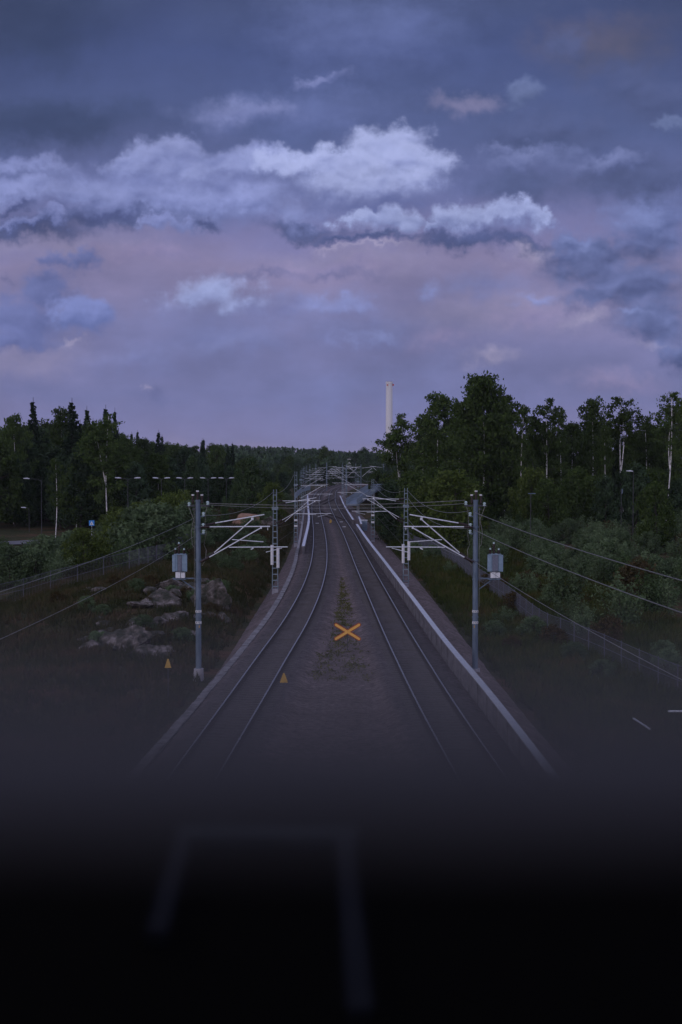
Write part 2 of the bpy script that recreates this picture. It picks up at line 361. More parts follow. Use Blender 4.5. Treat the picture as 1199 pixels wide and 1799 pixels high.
# =================================================================== lines of the track (d, x)
def spl(pts):
    xs = np.array([p[0] for p in pts], float); ys = np.array([p[1] for p in pts], float)
    m = np.gradient(ys, xs)
    def f(t):
        t = np.asarray(t, float); tt = np.clip(t, xs[0], xs[-1]); i = np.clip(np.searchsorted(xs, tt)-1, 0, len(xs)-2)
        h = xs[i+1]-xs[i]; s = (tt-xs[i])/h
        r = (2*s**3-3*s**2+1)*ys[i] + (s**3-2*s**2+s)*h*m[i] + (-2*s**3+3*s**2)*ys[i+1] + (s**3-s**2)*h*m[i+1]
        return r + (t-tt)*np.where(t > tt, m[-1], m[0])
    return f
FAR = [(395, -6.6), (450, -6.4), (500, -4.6), (560, 0), (640, 10), (760, 28), (900, 56)]
TL = spl([(8, -6.6), (45, -5.0), (61.6, -4.25), (75, -3.67), (89, -3.05), (112, -2.42), (134, -2.22), (169, -2.5), (201, -3.1), (259, -4.46), (322, -5.75)] + FAR)
TR = spl([(8, 6.4), (45, 4.75), (60.6, 4.12), (78.6, 3.58), (112, 2.8), (135, 2.3), (201, 1.0), (259, -.5), (305, -1.55), (330, -2.0)] + [(a, b+4.2) for a, b in FAR])
TW = spl([(8, 7.6), (31.7, 6.85), (62, 6.09), (71.2, 5.75), (100, 4.98), (130.4, 4.2), (170, 3.15), (208.7, 2.3)])
TW2 = spl([(228, 1.95), (276, 1.0), (369, -.25)])
TG = spl([(8, -9.5), (60, -6.5), (73.5, -5.87), (85, -5.4), (97, -4.98), (118, -4.68), (138, -4.66), (167, -5.1), (259, -6.9), (322, -8.2)])
TWL = spl([(158, -4.2), (220, -5.0), (300, -7.0), (375, -8.8)])
EL = spl([(8, -10.4), (60, -7.5), (75, -6.95), (100, -6.65), (140, -6.4), (180, -6.6), (259, -8.2), (322, -9.6)] + [(a, b-4.0) for a, b in FAR])
ER = spl([(8, 10.5), (60, 8.6), (75, 8.3), (98, 8.0), (137, 7.4), (190, 6.2), (259, 5.0), (322, 3.2)] + [(a, b+8.4) for a, b in FAR])

CP = np.array([
 (-9, 60, -1.2), (-9.5, 75, -.8), (-12, 60, -1.6), (-12, 80, -.4), (-16, 82, -.3), (-21, 80, -2), (-9.3, 95, -.4), (-11, 105, .7), (-14, 108, 1.3), (-14.5, 121, 1.7),
 (-18.5, 124, 1.0), (-23, 121, -.4), (-28, 117, -1.7), (-35, 110, -2.6), (-15.6, 150, 1.9), (-9, 130, .2), (-8.8, 160, .3), (-30, 150, -1.8), (-40, 190, -2), (-50, 160, -2.2), (-46, 219, -1.5),
 (-20, 170, 0), (-12, 200, 1.0), (-16, 250, 2.0), (-11, 250, .6), (-26, 300, .5), (-60, 300, -.5), (-60, 400, 0), (-110, 300, 0), (-14, 400, 0), (-30, 40, -2), (-60, 60, -2.6),
 (10.5, 40, -1.6), (9.6, 60, -1.1), (10, 75, -.9), (13, 85, -.9), (12.4, 116, -.4), (11, 144, .1), (16.5, 72, -1.4), (17, 120, -.6), (25, 100, -1.0), (30, 160, 0), (40, 200, .3), (22, 55, -2), (32, 60, -2), (50, 120, -1),
 (9, 180, -.4), (8, 240, -.8), (14, 300, -.5), (40, 300, .5), (90, 300, 1), (60, 500, 0), (-40, 600, -1), (40, 700, -1), (0, 800, -1), (-100, 900, 1), (150, 900, 0)], float)
def zt(x, y):
    x = np.asarray(x, float); y = np.asarray(y, float); sh = np.broadcast(x, y).shape
    X = np.broadcast_to(x, sh).ravel(); Y = np.broadcast_to(y, sh).ravel()
    n = np.zeros(X.shape); w = np.zeros(X.shape)
    for cx, cy, cz in CP:
        s = (18 + .10*abs(cy))
        d2 = ((X-cx)/1.0)**2 + ((Y-cy)*.45)**2
        k = 1/(d2 + (0.14*s)**2)**1.7
        n += k*cz; w += k
    z = n/w
    far = np.clip((Y-900)/4000, 0, 1)
    z = z*(1-far)
    e = np.minimum(X-EL(Y), ER(Y)-X)              # >0 inside the ballast corridor
    a = np.clip((e+2.2)/2.2, 0, 1); a = a*a*(3-2*a)
    z = z*(1-a) + (-.75)*a
    return z.reshape(sh)
def ztf(x, y): return float(zt(np.array([x]), np.array([y]))[0])

def ground_mat():
    m = bpy.data.materials.new('rough_grassland'); m.use_nodes = True; nt = m.node_tree; N = nt.nodes; L = nt.links
    b = N['Principled BSDF']; b.inputs['Roughness'].default_value = .95; b.inputs['Specular IOR Level'].default_value = .1
    g = N.new('ShaderNodeNewGeometry')
    def nz(s, d):
        n = N.new('ShaderNodeTexNoise'); n.inputs['Scale'].default_value = s; n.inputs['Detail'].default_value = d; n.inputs['Roughness'].default_value = .65
        L.new(g.outputs['Position'], n.inputs['Vector']); return n.outputs[0]
    a = nz(.16, 6); c = nz(2.2, 6)
    r = N.new('ShaderNodeValToRGB'); E = r.color_ramp.elements
    E[0].position = .34; E[0].color = (.030, .038, .018, 1); E[1].position = .64; E[1].color = (.110, .066, .042, 1)
    e = E.new(.5); e.color = (.055, .056, .026, 1)
    L.new(a, r.inputs[0])
    mx = N.new('ShaderNodeMix'); mx.data_type = 'RGBA'; mx.blend_type = 'MULTIPLY'; mx.inputs[0].default_value = .9
    r2 = N.new('ShaderNodeValToRGB'); r2.color_ramp.elements[0].position = .3; r2.color_ramp.elements[1].position = .7
    r2.color_ramp.elements[0].color = (.35, .35, .35, 1); r2.color_ramp.elements[1].color = (1.25, 1.2, 1.15, 1)
    L.new(c, r2.inputs[0]); L.new(r.outputs[0], mx.inputs[6]); L.new(r2.outputs[0], mx.inputs[7]); L.new(mx.outputs[2], b.inputs['Base Color'])
    bp = N.new('ShaderNodeBump'); bp.inputs['Strength'].default_value = .8; bp.inputs['Distance'].default_value = .2; L.new(c, bp.inputs['Height']); L.new(bp.outputs[0], b.inputs['Normal'])
    return m
def ballast_mat():
    m = bpy.data.materials.new('crushed_granite_ballast'); m.use_nodes = True; nt = m.node_tree; N = nt.nodes; L = nt.links
    b = N['Principled BSDF']; b.inputs['Roughness'].default_value = .9; b.inputs['Specular IOR Level'].default_value = .2
    g = N.new('ShaderNodeNewGeometry')
    at = N.new('ShaderNodeAttribute'); at.attribute_name = 'bed'      # 1 on the brake-dust stained track bed, 0 elsewhere
    v = N.new('ShaderNodeTexVoronoi'); v.inputs['Scale'].default_value = 9; L.new(g.outputs['Position'], v.inputs['Vector'])
    n = N.new('ShaderNodeTexNoise'); n.inputs['Scale'].default_value = .5; n.inputs['Detail'].default_value = 8; n.inputs['Roughness'].default_value = .7
    L.new(g.outputs['Position'], n.inputs['Vector'])
    n2 = N.new('ShaderNodeTexNoise'); n2.inputs['Scale'].default_value = 3.5; n2.inputs['Detail'].default_value = 6; n2.inputs['Roughness'].default_value = .7
    L.new(g.outputs['Position'], n2.inputs['Vector'])
    r = N.new('ShaderNodeValToRGB'); E = r.color_ramp.elements
    E[0].position = .3; E[0].color = (.086, .070, .064, 1); E[1].position = .7; E[1].color = (.168, .138, .140, 1); L.new(n.outputs[0], r.inputs[0])
    rb = N.new('ShaderNodeValToRGB'); E = rb.color_ramp.elements
    E[0].position = .3; E[0].color = (.056, .050, .050, 1); E[1].position = .7; E[1].color = (.112, .097, .103, 1); L.new(n.outputs[0], rb.inputs[0])
    mb = N.new('ShaderNodeMix'); mb.data_type = 'RGBA'; L.new(at.outputs['Fac'], mb.inputs[0]); L.new(r.outputs[0], mb.inputs[6]); L.new(rb.outputs[0], mb.inputs[7])
    r3 = N.new('ShaderNodeValToRGB'); r3.color_ramp.elements[0].color = (.25, .25, .25, 1); r3.color_ramp.elements[1].color = (2.1, 2.0, 2.05, 1)
    r3.color_ramp.elements[0].position = .32; r3.color_ramp.elements[1].position = .72
    L.new(n2.outputs[0], r3.inputs[0])
    mx = N.new('ShaderNodeMix'); mx.data_type = 'RGBA'; mx.blend_type = 'MULTIPLY'; mx.inputs[0].default_value = .85
    L.new(mb.outputs[2], mx.inputs[6]); L.new(r3.outputs[0], mx.inputs[7]); L.new(mx.outputs[2], b.inputs['Base Color'])
    bp = N.new('ShaderNodeBump'); bp.inputs['Strength'].default_value = .9; bp.inputs['Distance'].default_value = .06; L.new(v.outputs[0], bp.inputs['Height']); L.new(bp.outputs[0], b.inputs['Normal'])
    return m

# ground sheet
def build_ground():
    u = np.linspace(-1, 1, 261); xs = np.sinh(u*7.2)/np.sinh(7.2)*6000
    v = np.linspace(0, 1, 300); ys = 15 + np.sinh(v*5.2)/np.sinh(5.2)*7800
    ys = np.concatenate([[-400, -150, -50, -10], ys]); XX, YY = np.meshgrid(xs, ys)
    XX = XX + EL(np.clip(YY, 8, 600))*0
    Z = zt(XX, YY)
    V = np.stack([XX, YY, Z], -1).reshape(-1, 3)
    w = len(xs); h = len(ys); i = np.arange(h-1)[:, None]*w + np.arange(w-1)[None, :]; i = i.ravel()
    o = np_mesh('ground', V, np.stack([i, i+1, i+w+1, i+w], 1), ground_mat(), smooth=True); tag(o, kind='structure')
def build_ballast():
    ys = np.concatenate([np.arange(8, 200, .8), np.arange(200, 480, 2.5), np.arange(480, 900, 6)]); n = 64
    V = []; bed = []
    for y in ys:
        a, b = float(EL(y)), float(ER(y)); l, r = float(TL(y)), float(TR(y))
        for k in range(n):
            t = k/(n-1); x = a + (b-a)*t
            e = min(x-a, b-x)
            dl = abs(x-l); dr = abs(x-r); dm = min(dl, dr)
            hbed = max(0, min(1, (2.6-dm)/1.0)); hbed = hbed*hbed*(3-2*hbed)
            z = -.28 + .28*hbed
            z -= max(0, (1.2-e))/1.2*.62
            z += (mnoise.noise(Vector((x*1.1, y*.6, 3)))*.03)
            V.append((x, y, z)); bed.append(max(0, min(1, (2.1-dm)/.5)))
    h = len(ys); i = (np.arange(h-1)[:, None]*n + np.arange(n-1)[None, :]).ravel()
    o = np_mesh('ballast_bed', V, np.stack([i, i+1, i+n+1, i+n], 1), ballast_mat(), smooth=True); tag(o, kind='structure')
    at = o.data.attributes.new('bed', 'FLOAT', 'POINT'); at.data.foreach_set('value', bed)
build_ground(); build_ballast()

# far hills
def hills():
    V = []; F = []; n = 160
    for k in range(n):
        x = -3500 + 7000*k/(n-1)
        t = 16 + 11*mnoise.noise(Vector((x*.0011, 2, 0))) + 6*mnoise.noise(Vector((x*.004, 5, 0))) + 2.0*mnoise.noise(Vector((x*.03, 5, 0))) + 9*math.exp(-((x-80)/500)**2)
        for (dy, hz) in ((0, -5), (400, .6), (900, 1.0), (1800, .5)):
            V.append((x, 5600+dy, (t if hz > 0 else 1)*hz if hz > 0 else hz))
    for k in range(n-1):
        for j in range(3): a = k*4+j; F.append((a, a+4, a+5, a+1))
    o = np_mesh('hills', V, F, mat('hazed_forest_hill', (.02, .035, .05), (.045, .065, .085), .02, rough=1.0), smooth=True); tag(o, kind='structure')  # blue of distance haze mixed into the forest colour
hills()

# =================================================================== tracks
def sweep(f, y0, y1, step, prof, zoff, off=0.0, mb=None, mi=None):
    """extrude a closed xz profile along the line x=f(y)"""
    mb = mb or MB(); ys = list(np.arange(y0, y1, step)) + [y1]; n = len(prof); rings = []
    for y in ys:
        x = float(f(y)); t = Vector((float(f(y+.5)-f(y-.5)), 1, 0)).normalized(); s = Vector((t.y, -t.x, 0))
        c = Vector((x, y, zoff)) + s*off
        rings.append([c + s*p[0] + Vector((0, 0, p[1])) for p in prof])
    k = len(mb.v); mb.v += [tuple(q) for rg in rings for q in rg]
    for i in range(len(rings)-1):
        for j in range(n):
            mb.f.append([k+i*n+j, k+i*n+(j+1) % n, k+(i+1)*n+(j+1) % n, k+(i+1)*n+j]); mb.m.append(mi[j] if mi else 0); mb.sm.append(False)
    mb.f.append([k+j for j in range(n)]); mb.m.append(0); mb.sm.append(False)
    e = k+(len(rings)-1)*n; mb.f.append([e+j for j in reversed(range(n))]); mb.m.append(0); mb.sm.append(False)
    return mb
RAILP = [(-.12, 0), (-.02, .02), (-.02, .12), (-.036, .13), (-.036, .172), (.036, .172), (.036, .13), (.02, .12), (.02, .02), (.12, 0)]
RAILM = [0, 0, 0, 0, 1, 0, 0, 0, 0, 0]
def rail(f, y0, y1, off, parent, step=2.0):
    return sweep(f, y0, y1, step, RAILP, .03, off, mi=RAILM).build('rail', [M_['rail_side'], M_['rail_top']], parent)
def sleepers(f, y0, parent, count=100, y1=480):
    mb = MB(); mb.box((0, 0, 0), (2.6, .26, .14)); base = mb.build('sleeper', M_['sleeper'], parent)
    def pose(y):
        x = float(f(y)); a = math.atan2(float(f(y+.5)-f(y-.5)), 1.0); return (x, y, -.052), -a
    loc, rz = pose(y0); base.location = loc; base.rotation_euler = (0, 0, rz)
    for i in range(1, count):
        c = base.copy(); COL.objects.link(c); c.parent = parent; loc, rz = pose(y0+i*.61); c.location = loc; c.rotation_euler = (0, 0, rz)
    rest = MB(); y = y0-.61
    while y > 10:
        loc, rz = pose(y); rest.box(loc, (2.6, .26, .14), rz); y -= .61
    y = y0+count*.61
    while y < y1:
        loc, rz = pose(y); rest.box(loc, (2.6, .26, .14), rz); y += .61
    tag(rest.build('sleeper', M_['sleeper'], parent), kind='stuff')
def track(f, label):
    t = empty('railway_track'); tag(t, label, 'railway track', 'running tracks through the cutting')
    for s in (-1, 1): rail(f, 9, 760, s*(.762+.036), t)
    sleepers(f, 56, t)
track(TL, 'left railway track of two steel rails, bending beside the low concrete cable trough')
track(TR, 'right railway track of two steel rails running beside the long low wall with white cap')
def xover(y0, y1, fa, fb, label):
    def f(y):
        s = np.clip((np.asarray(y, float)-y0)/(y1-y0), 0, 1); s = s*s*(3-2*s); return fa(y)*(1-s)+fb(y)*s
    t = empty('crossover_track'); tag(t, label, 'railway points', 'crossovers between the two tracks')
    mm = [M_['rail_side'], M_['rail_side']]
    for s in (-1, 1):
        sweep(f, y0+6, y1-6, 2.0, [(-.17, 0), (-.15, .185), (.15, .185), (.17, 0)], .03, s*.8, mi=[0]*4).build('rail', mm, t)
xover(236, 292, TR, TL, 'nearer crossover of dark curved rails joining the two tracks')
xover(300, 375, TL, TR, 'farther crossover of dark curved rails joining the two tracks')

# =================================================================== walls, troughs
def wall(f, y0, y1, h, label, th=.18, z0=-.3, step=3.0):
    t = empty('low_wall', (0, 0, 0)); tag(t, label, 'low wall')
    sweep(f, y0, y1, step, [(-th/2, 0), (-th/2, h-.045-z0), (th/2, h-.045-z0), (th/2, 0)], z0, mi=[0]*4).build('wall_panel', M_['wall_side'], t)
    sweep(f, y0-.02, y1+.02, step, [(-th/2-.06, 0), (-th/2-.06, .05), (th/2+.06, .05), (th/2+.06, 0)], h-.045, mi=[0]*4).build('wall_cap', M_['cap'], t)
    mb = MB(); y = y0+2
    while y < min(y1, y0+190):
        mb.box((float(f(y))-th/2-.02, y, h/2-.1), (.05, .05, h+.1)); y += 3.0
    mb.build('panel_joint', M_['wall_side'], t)
    return t
wall(TW, 12, 208.7, .98, 'long low concrete wall with a white metal cap along the right track')
wall(TW2, 228, 369, .80, 'farther low concrete wall with pale cap beginning past the cabinet on the right of the tracks')
wall(TWL, 158.5, 375, .90, 'low pale wall between the left track and the cable trough, seen end-on', .22)
t = empty('low_wall'); tag(t, 'short stub of pale wall standing beside the blue-grey cabinet', 'low wall')
sweep(spl([(205, 2.95), (232, 2.9)]), 206, 231, 3, [(-.1, 0), (-.1, 1.5), (.1, 1.5), (.1, 0)], -.4, mi=[0]*4).build('wall_panel', M_['wall_side'], t)
sweep(spl([(205, 2.95), (232, 2.9)]), 206, 231, 3, [(-.13, 0), (-.13, .06), (.13, .06), (.13, 0)], 1.1, mi=[0]*4).build('wall_cap', M_['cap'], t)
tr = empty('cable_trough'); tag(tr, 'low light grey concrete cable trough curving along the left side of the ballast', 'cable trough')
sweep(TG, 12, 300, 2, [(-.15, 0), (-.15, .26), (.15, .26), (.15, 0)], -.35, mi=[0]*4).build('trough', M_['concrete'], tr)
lid = MB(); y = 40.0
while y < 170:
    x = float(TG(y)); a = -math.atan2(float(TG(y+.5)-TG(y-.5)), 1.0)
    j = R.uniform(-.02, .02)
    lid.box((x+j, y, -.065+R.uniform(-.01, .02)), (.36, .90, .05), a+R.uniform(-.03, .03)); y += 1.0
lid.build('trough_lids', M_['trough'], tr)
# steel edge strip lying at the foot of the right wall
o = sweep(TW, 14, 200, 3, [(-.09, 0), (-.09, .07), (.09, .07), (.09, 0)], -.24, -.42, mi=[0]*4).build('cable_duct', M_['concrete']); tag(o, 'thin concrete cable duct lying at the foot of the long low wall', 'cable duct')

# =================================================================== foreground: the road bridge the picture is taken from
def build_bridge():
    t = empty('bridge_parapet', (0, .174, 9.5)); tag(t, 'out of focus black bridge parapet filling the bottom of the picture', 'parapet')
    top = CAMZ-.0372-9.5
    m = MB(); m.box((0, .012, (top-.004)/2-.2), (60, .024, top-.004+.4)); m.build('front_panel', M_['black'], t)  # gloss put on the face so it mirrors the frame behind the camera
    m = MB(); m.box((0, .0235, top-.001), (60, .049, .004)); m.build('top_rail', M_['ledge'], t)  # depth and grey shaped to give the pale blurred veil
    m = MB(); m.box((0, -3.0, -.35), (60, 6.5, .3)); o = m.build('bridge_deck', M_['deck']); o.location = (0, .19-.25, 9.65); tag(o, kind='structure')
    t = empty('reflection_frame', (-.22, -4.14, 9.455)); tag(t, 'added pale frame behind the camera, seen only as a reflection in the black parapet', 'reflected frame')  # frame added out of view to make the faint reflection
    wm = mat('pale_frame_paint', (.17, .20, .31), (.22, .25, .37), 6, rough=.6)
    for (c, d, r) in (((-.306, .14, .02), (.055, .95, .04), -.036), ((.250, .42, .02), (.06, 1.5, .04), -.022), ((-.035, -.42, .02), (.62, .17, .04), .02)):
        m = MB(); m.box(c, d, r); m.build('frame_bar', wm if d[0] < .1 else M_['box_blue'], t)  # top bar takes a brighter colour to strengthen its reflection
build_bridge()

# =================================================================== foliage
def leaf_quads(C, size, rng, droop=0.0, flat=0.0, asp=1.5):
    """C: n x 3 leaf centres -> random small quads"""
    n = len(C); a = rng.normal(size=(n, 3)); a[:, 2] = a[:, 2]*(1-flat) - droop*1.5
    a /= np.linalg.norm(a, axis=1)[:, None]+1e-6
    b = rng.normal(size=(n, 3)); b -= (b*a).sum(1)[:, None]*a; b /= np.linalg.norm(b, axis=1)[:, None]+1e-6
    s = size*rng.uniform(.6, 1.3, n)[:, None]
    a = a*s*asp*.5; b = b*s*.5
    V = np.stack([C-a, C+b*.8, C+a, C-b*.8], 1).reshape(-1, 3)
    F = np.arange(4*n).reshape(n, 4); return V, F
def limb(mb, p, q, r0, r1, rnd, bend=.08, n=5, seg=5):
    p, q = Vector(p), Vector(q); L = (q-p).length; pts = []
    o = Vector((rnd.uniform(-1, 1), rnd.uniform(-1, 1), rnd.uniform(-.3, .6)))*bend*L
    for i in range(seg+1):
        t = i/seg; pts.append(p.lerp(q, t)+o*math.sin(math.pi*t))
    mb.tube(pts, [r0+(r1-r0)*i/seg for i in range(seg+1)], n, False); return pts
PROTO = {}
def proto_birch(key, H, base, rad, nb, ncl, leaf, seed, lm='birch_leaf', bark='birch_bark', fork=False, lean=.04, droop=1.0, lpc=16):
    rnd = random.Random(seed); rng = np.random.default_rng(seed)
    t = empty(key, (0, -500, -50)); mb = MB(); br = MB()
    top = Vector((rnd.uniform(-1, 1)*lean*H, rnd.uniform(-1, 1)*lean*H, H*.96))
    tr = [limb(mb, (0, 0, -.5), top, .0064*H, .002*H, rnd, .03, 8, 12)]
    if fork:
        s = tr[0][5]; tr.append(limb(mb, s, s+Vector((rad*.55, 0, H*.42)), .005*H, .0015*H, rnd, .06, 6, 8))
    C = []
    for i in range(nb):
        trunk = tr[i % len(tr)] if fork else tr[0]
        hf = base + (1-base)*((i+.5)/nb)**.9
        f = hf*(len(trunk)-1); k = min(int(f), len(trunk)-2); s = trunk[k].lerp(trunk[k+1], f-k)
        q = (hf-base)/(1-base)
        prof = (math.sin(math.pi*min(1, .16+.80*q)**.85))**.8*rnd.uniform(.55, 1.12)
        L = rad*prof+.15; az = i*2.4+rnd.uniform(-.5, .5)
        e = s+Vector((math.cos(az)*L, math.sin(az)*L, L*rnd.uniform(.25, .75)))
        pts = limb(br, s, e, .0022*H*(1.1-q*.8), .0007*H, rnd, .12, 4, 4)
        for c in range(ncl):
            u = rnd.uniform(.3, 1.05)*4; k2 = min(int(u), 3); cc = pts[k2].lerp(pts[k2+1], u-k2)
            cc = cc + Vector((rnd.gauss(0, .09*rad), rnd.gauss(0, .09*rad), rnd.gauss(0, .05*rad)))
            dl = rnd.uniform(.3, 1.0)*rad*.34*droop              # a hanging strand of leaves
            m = lpc; z = -rng.uniform(0, 1, m)**.8*dl + .1
            w = .055*rad+.10
            C.append(np.stack([cc.x+rng.normal(0, w, m), cc.y+rng.normal(0, w, m), cc.z+z], 1))
    C = np.concatenate(C); V, F = leaf_quads(C, leaf, rng, .5)
    tk = mb.build('trunk', M_[bark], t); br.build('branches', M_['bark'], tk); np_mesh('crown', V, F, M_[lm], t)
    PROTO[key] = (t, H); return t
def proto_spruce(key, H, rad, seed, layers=40, lm='spruce_leaf', leaf=.30):
    rnd = random.Random(seed); rng = np.random.default_rng(seed); t = empty(key, (0, -500, -50)); mb = MB()
    mb.tube([(0, 0, -.5), (0, 0, H)], [.012*H, .002*H], 7)
    C = []
    for i in range(layers):
        q = i/layers; z = H*(.08+.9*q); r = rad*(1-q)**.75*rnd.uniform(.72, 1.1)+.22
        nb = max(4, int(9*(1-q)+3))
        for b in range(nb):
            az = rnd.uniform(0, 6.283); L = r*rnd.uniform(.65, 1.15)
            n = int(16+60*L/rad)
            u = rng.uniform(.12, 1, n)
            zz = z - u*L*.38 + (u**3)*L*.16
            w = .10*L*(1.2-u)+.08
            C.append(np.stack([math.cos(az)*u*L+rng.normal(0, 1, n)*w, math.sin(az)*u*L+rng.normal(0, 1, n)*w, zz-np.abs(rng.normal(0, .26, n))], 1))
            if b % 3 == 0: mb.tube([(0, 0, z), (math.cos(az)*L*.8, math.sin(az)*L*.8, z-L*.3)], [.02, .008], 3, False)
    C = np.concatenate(C); V, F = leaf_quads(C, leaf, rng, .3)
    mb.build('trunk', M_['bark'], t); np_mesh('crown', V, F, M_[lm], t); PROTO[key] = (t, H)
def proto_clump(key, H, rad, seed, lm, n_lobes=22, per=150, leaf=.28, base=.12, cone=.0, trunk=True, bark='bark'):
    """dense leafy tree or bush of many ragged lobes"""
    rnd = random.Random(seed); rng = np.random.default_rng(seed); t = empty(key, (0, -500, -50)); mb = MB()
    limb(mb, (0, 0, -.4), (0, 0, H*.8), .012*H+.02, .004*H, rnd, .04, 6, 6)
    C = []
    for i in range(n_lobes):
        q = (i+.5)/n_lobes; z = H*(base+(1-base)*q*.92)
        prof = math.sin(math.pi*min(1, .2+.78*q))**.6*(1-cone) + cone*(1-q)
        az = i*2.4+rnd.uniform(-.6, .6); L = rad*prof*rnd.uniform(.35, .8)
        c = Vector((math.cos(az)*L, math.sin(az)*L, z)); lr = rad*rnd.uniform(.22, .42)*(1-.35*q)
        if i % 2 == 0: limb(mb, (0, 0, max(0, z-lr*1.2)), c, .004*H+.01, .003, rnd, .1, 4, 3)
        d = rng.normal(size=(per, 3)); d /= np.linalg.norm(d, axis=1)[:, None]
        rr = lr*rng.uniform(.25, 1.15, per)[:, None]
        C.append(np.array(c)[None]+d*rr*np.array([1, 1, .95]))
    C = np.concatenate(C); C = C[C[:, 2] > .02]; V, F = leaf_quads(C, leaf, rng, .15)
    mb.build('trunk', M_[bark], t); np_mesh('crown', V, F, M_[lm], t); PROTO[key] = (t, H)
def proto_sapling(key, H, rad, seed, lm, stems=9, leaf=.16, per=150):
    rnd = random.Random(seed); rng = np.random.default_rng(seed); t = empty(key, (0, -500, -50)); mb = MB(); C = []
    for i in range(stems):
        az = rnd.uniform(0, 6.283); L = rad*rnd.uniform(.2, 1); h = H*rnd.uniform(.6, 1.0)*(1-.25*L/rad)
        pts = limb(mb, (math.cos(az)*L*.2, math.sin(az)*L*.2, -.2), (math.cos(az)*L, math.sin(az)*L, h), .03, .006, rnd, .05, 4, 5)
        u = rng.uniform(.06, 1.03, per)**.9*5; k = np.minimum(u.astype(int), 4); P = np.array([tuple(p) for p in pts])
        c = P[k]+(P[k+1]-P[k])*(u-k)[:, None]; w = rad*.17*(1.25-u/5)[:, None]+.05
        C.append(c+rng.normal(size=(per, 3))*w*np.array([1, 1, .9]))
    C = np.concatenate(C); V, F = leaf_quads(C, leaf, rng, -.35)
    mb.build('stem', M_['bark'], t); np_mesh('foliage', V, F, M_[lm], t); PROTO[key] = (t, H)
def g_left(px, d): return (px-CXP)*d/FPX
USED = set()
WHAT = {'birch_a': 'leafy birch', 'birch_b': 'fork-stemmed birch', 'birch_thin': 'slender birch', 'birch_dense': 'broad full-crowned tree', 'birch_open': 'airy birch',
        'spruce_a': 'wide pointed spruce', 'spruce_b': 'narrow pointed spruce', 'leafy_a': 'round-crowned leafy tree', 'leafy_b': 'tapering leafy tree', 'pine_a': 'bushy cone-shaped pine',
        'bush_a': 'rounded shrub', 'bush_rust': 'rusty brown shrub', 'leafy_bright': 'bright green bushy tree', 'sapling_a': 'upright sapling', 'sapling_b': 'slim dark sapling', 'sapling_c': 'spreading sapling'}
def zone(px):
    for lim, s in ((60, 'by the left edge'), (150, 'by the tall street lamp'), (260, 'near the double street lamp'), (350, 'left of the left mast'), (430, 'right of the left tubular mast'),
                   (520, 'by the left lattice masts'), (600, 'above the end of the left track'), (680, 'left of the chimney line'), (760, 'right of the chimney'), (830, 'left of the right tubular mast'), (905, 'behind the hung box transformer'),
                   (990, 'right of the hung box transformer'), (1080, 'midway to the right edge'), (1150, 'near the right edge'), (9999, 'at the right edge')):
        if px < lim: return s
def plant(key, name, px, d, top, label, cat, group, minh=2.0, wid=1.0, maxh=32, auto=None):
    if auto: label = WHAT[key]+' '+auto+', '+zone(px)
    x = g_left(px, d); z = ztf(x, d); h = CAMZ-(top-HOR)*d/FPX - z; h = min(max(h, minh), maxh)
    t, H = PROTO[key]
    o = copy_tree(t); o.name = name; s = h/H
    w = wid*min(1.35, max(.8, s))/s if False else wid
    o.location = (x, d, z-.1); o.rotation_euler = (0, 0, R.uniform(0, 6.283)); o.scale = (s*w, s*w, s)
    tag(o, label, cat, group); return o
proto_birch('birch_a', 22, .16, 4.8, 56, 8, .36, 11, lpc=17)
proto_birch('birch_b', 22, .26, 4.0, 48, 8, .34, 12, fork=True, lpc=16)
proto_birch('birch_thin', 22, .45, 2.9, 32, 7, .30, 13, lpc=14, lean=.05)
proto_birch('birch_dense', 22, .10, 5.6, 84, 9, .38, 14, lpc=19)
proto_birch('birch_open', 22, .50, 3.5, 30, 7, .32, 15, lpc=15, fork=True)
proto_spruce('spruce_a', 20, 3.3, 21)
proto_spruce('spruce_b', 20, 2.6, 22)
proto_clump('leafy_a', 14, 5.0, 31, 'birch_leaf', 40, 170, .34)
proto_clump('leafy_b', 14, 4.0, 32, 'far_leaf', 34, 170, .34, cone=.3)
proto_clump('pine_a', 12, 3.0, 33, 'pine_leaf', 44, 150, .26, .06, cone=.75)
proto_clump('bush_a', 4, 2.4, 34, 'bush_leaf', 26, 170, .17, .05)
proto_clump('bush_rust', 3, 2.0, 35, 'bush_leaf_rust', 20, 120, .15, .05)
proto_clump('leafy_bright', 8, 3.6, 38, 'birch_leaf_bright', 30, 170, .24, .1)
proto_sapling('sapling_a', 4.5, 1.7, 41, 'bush_leaf', 12, .15, 190)
proto_sapling('sapling_b', 4.5, 1.3, 42, 'pine_leaf', 9, .14, 190)
proto_sapling('sapling_c', 4.5, 2.0, 43, 'bush_leaf', 14, .15, 170)

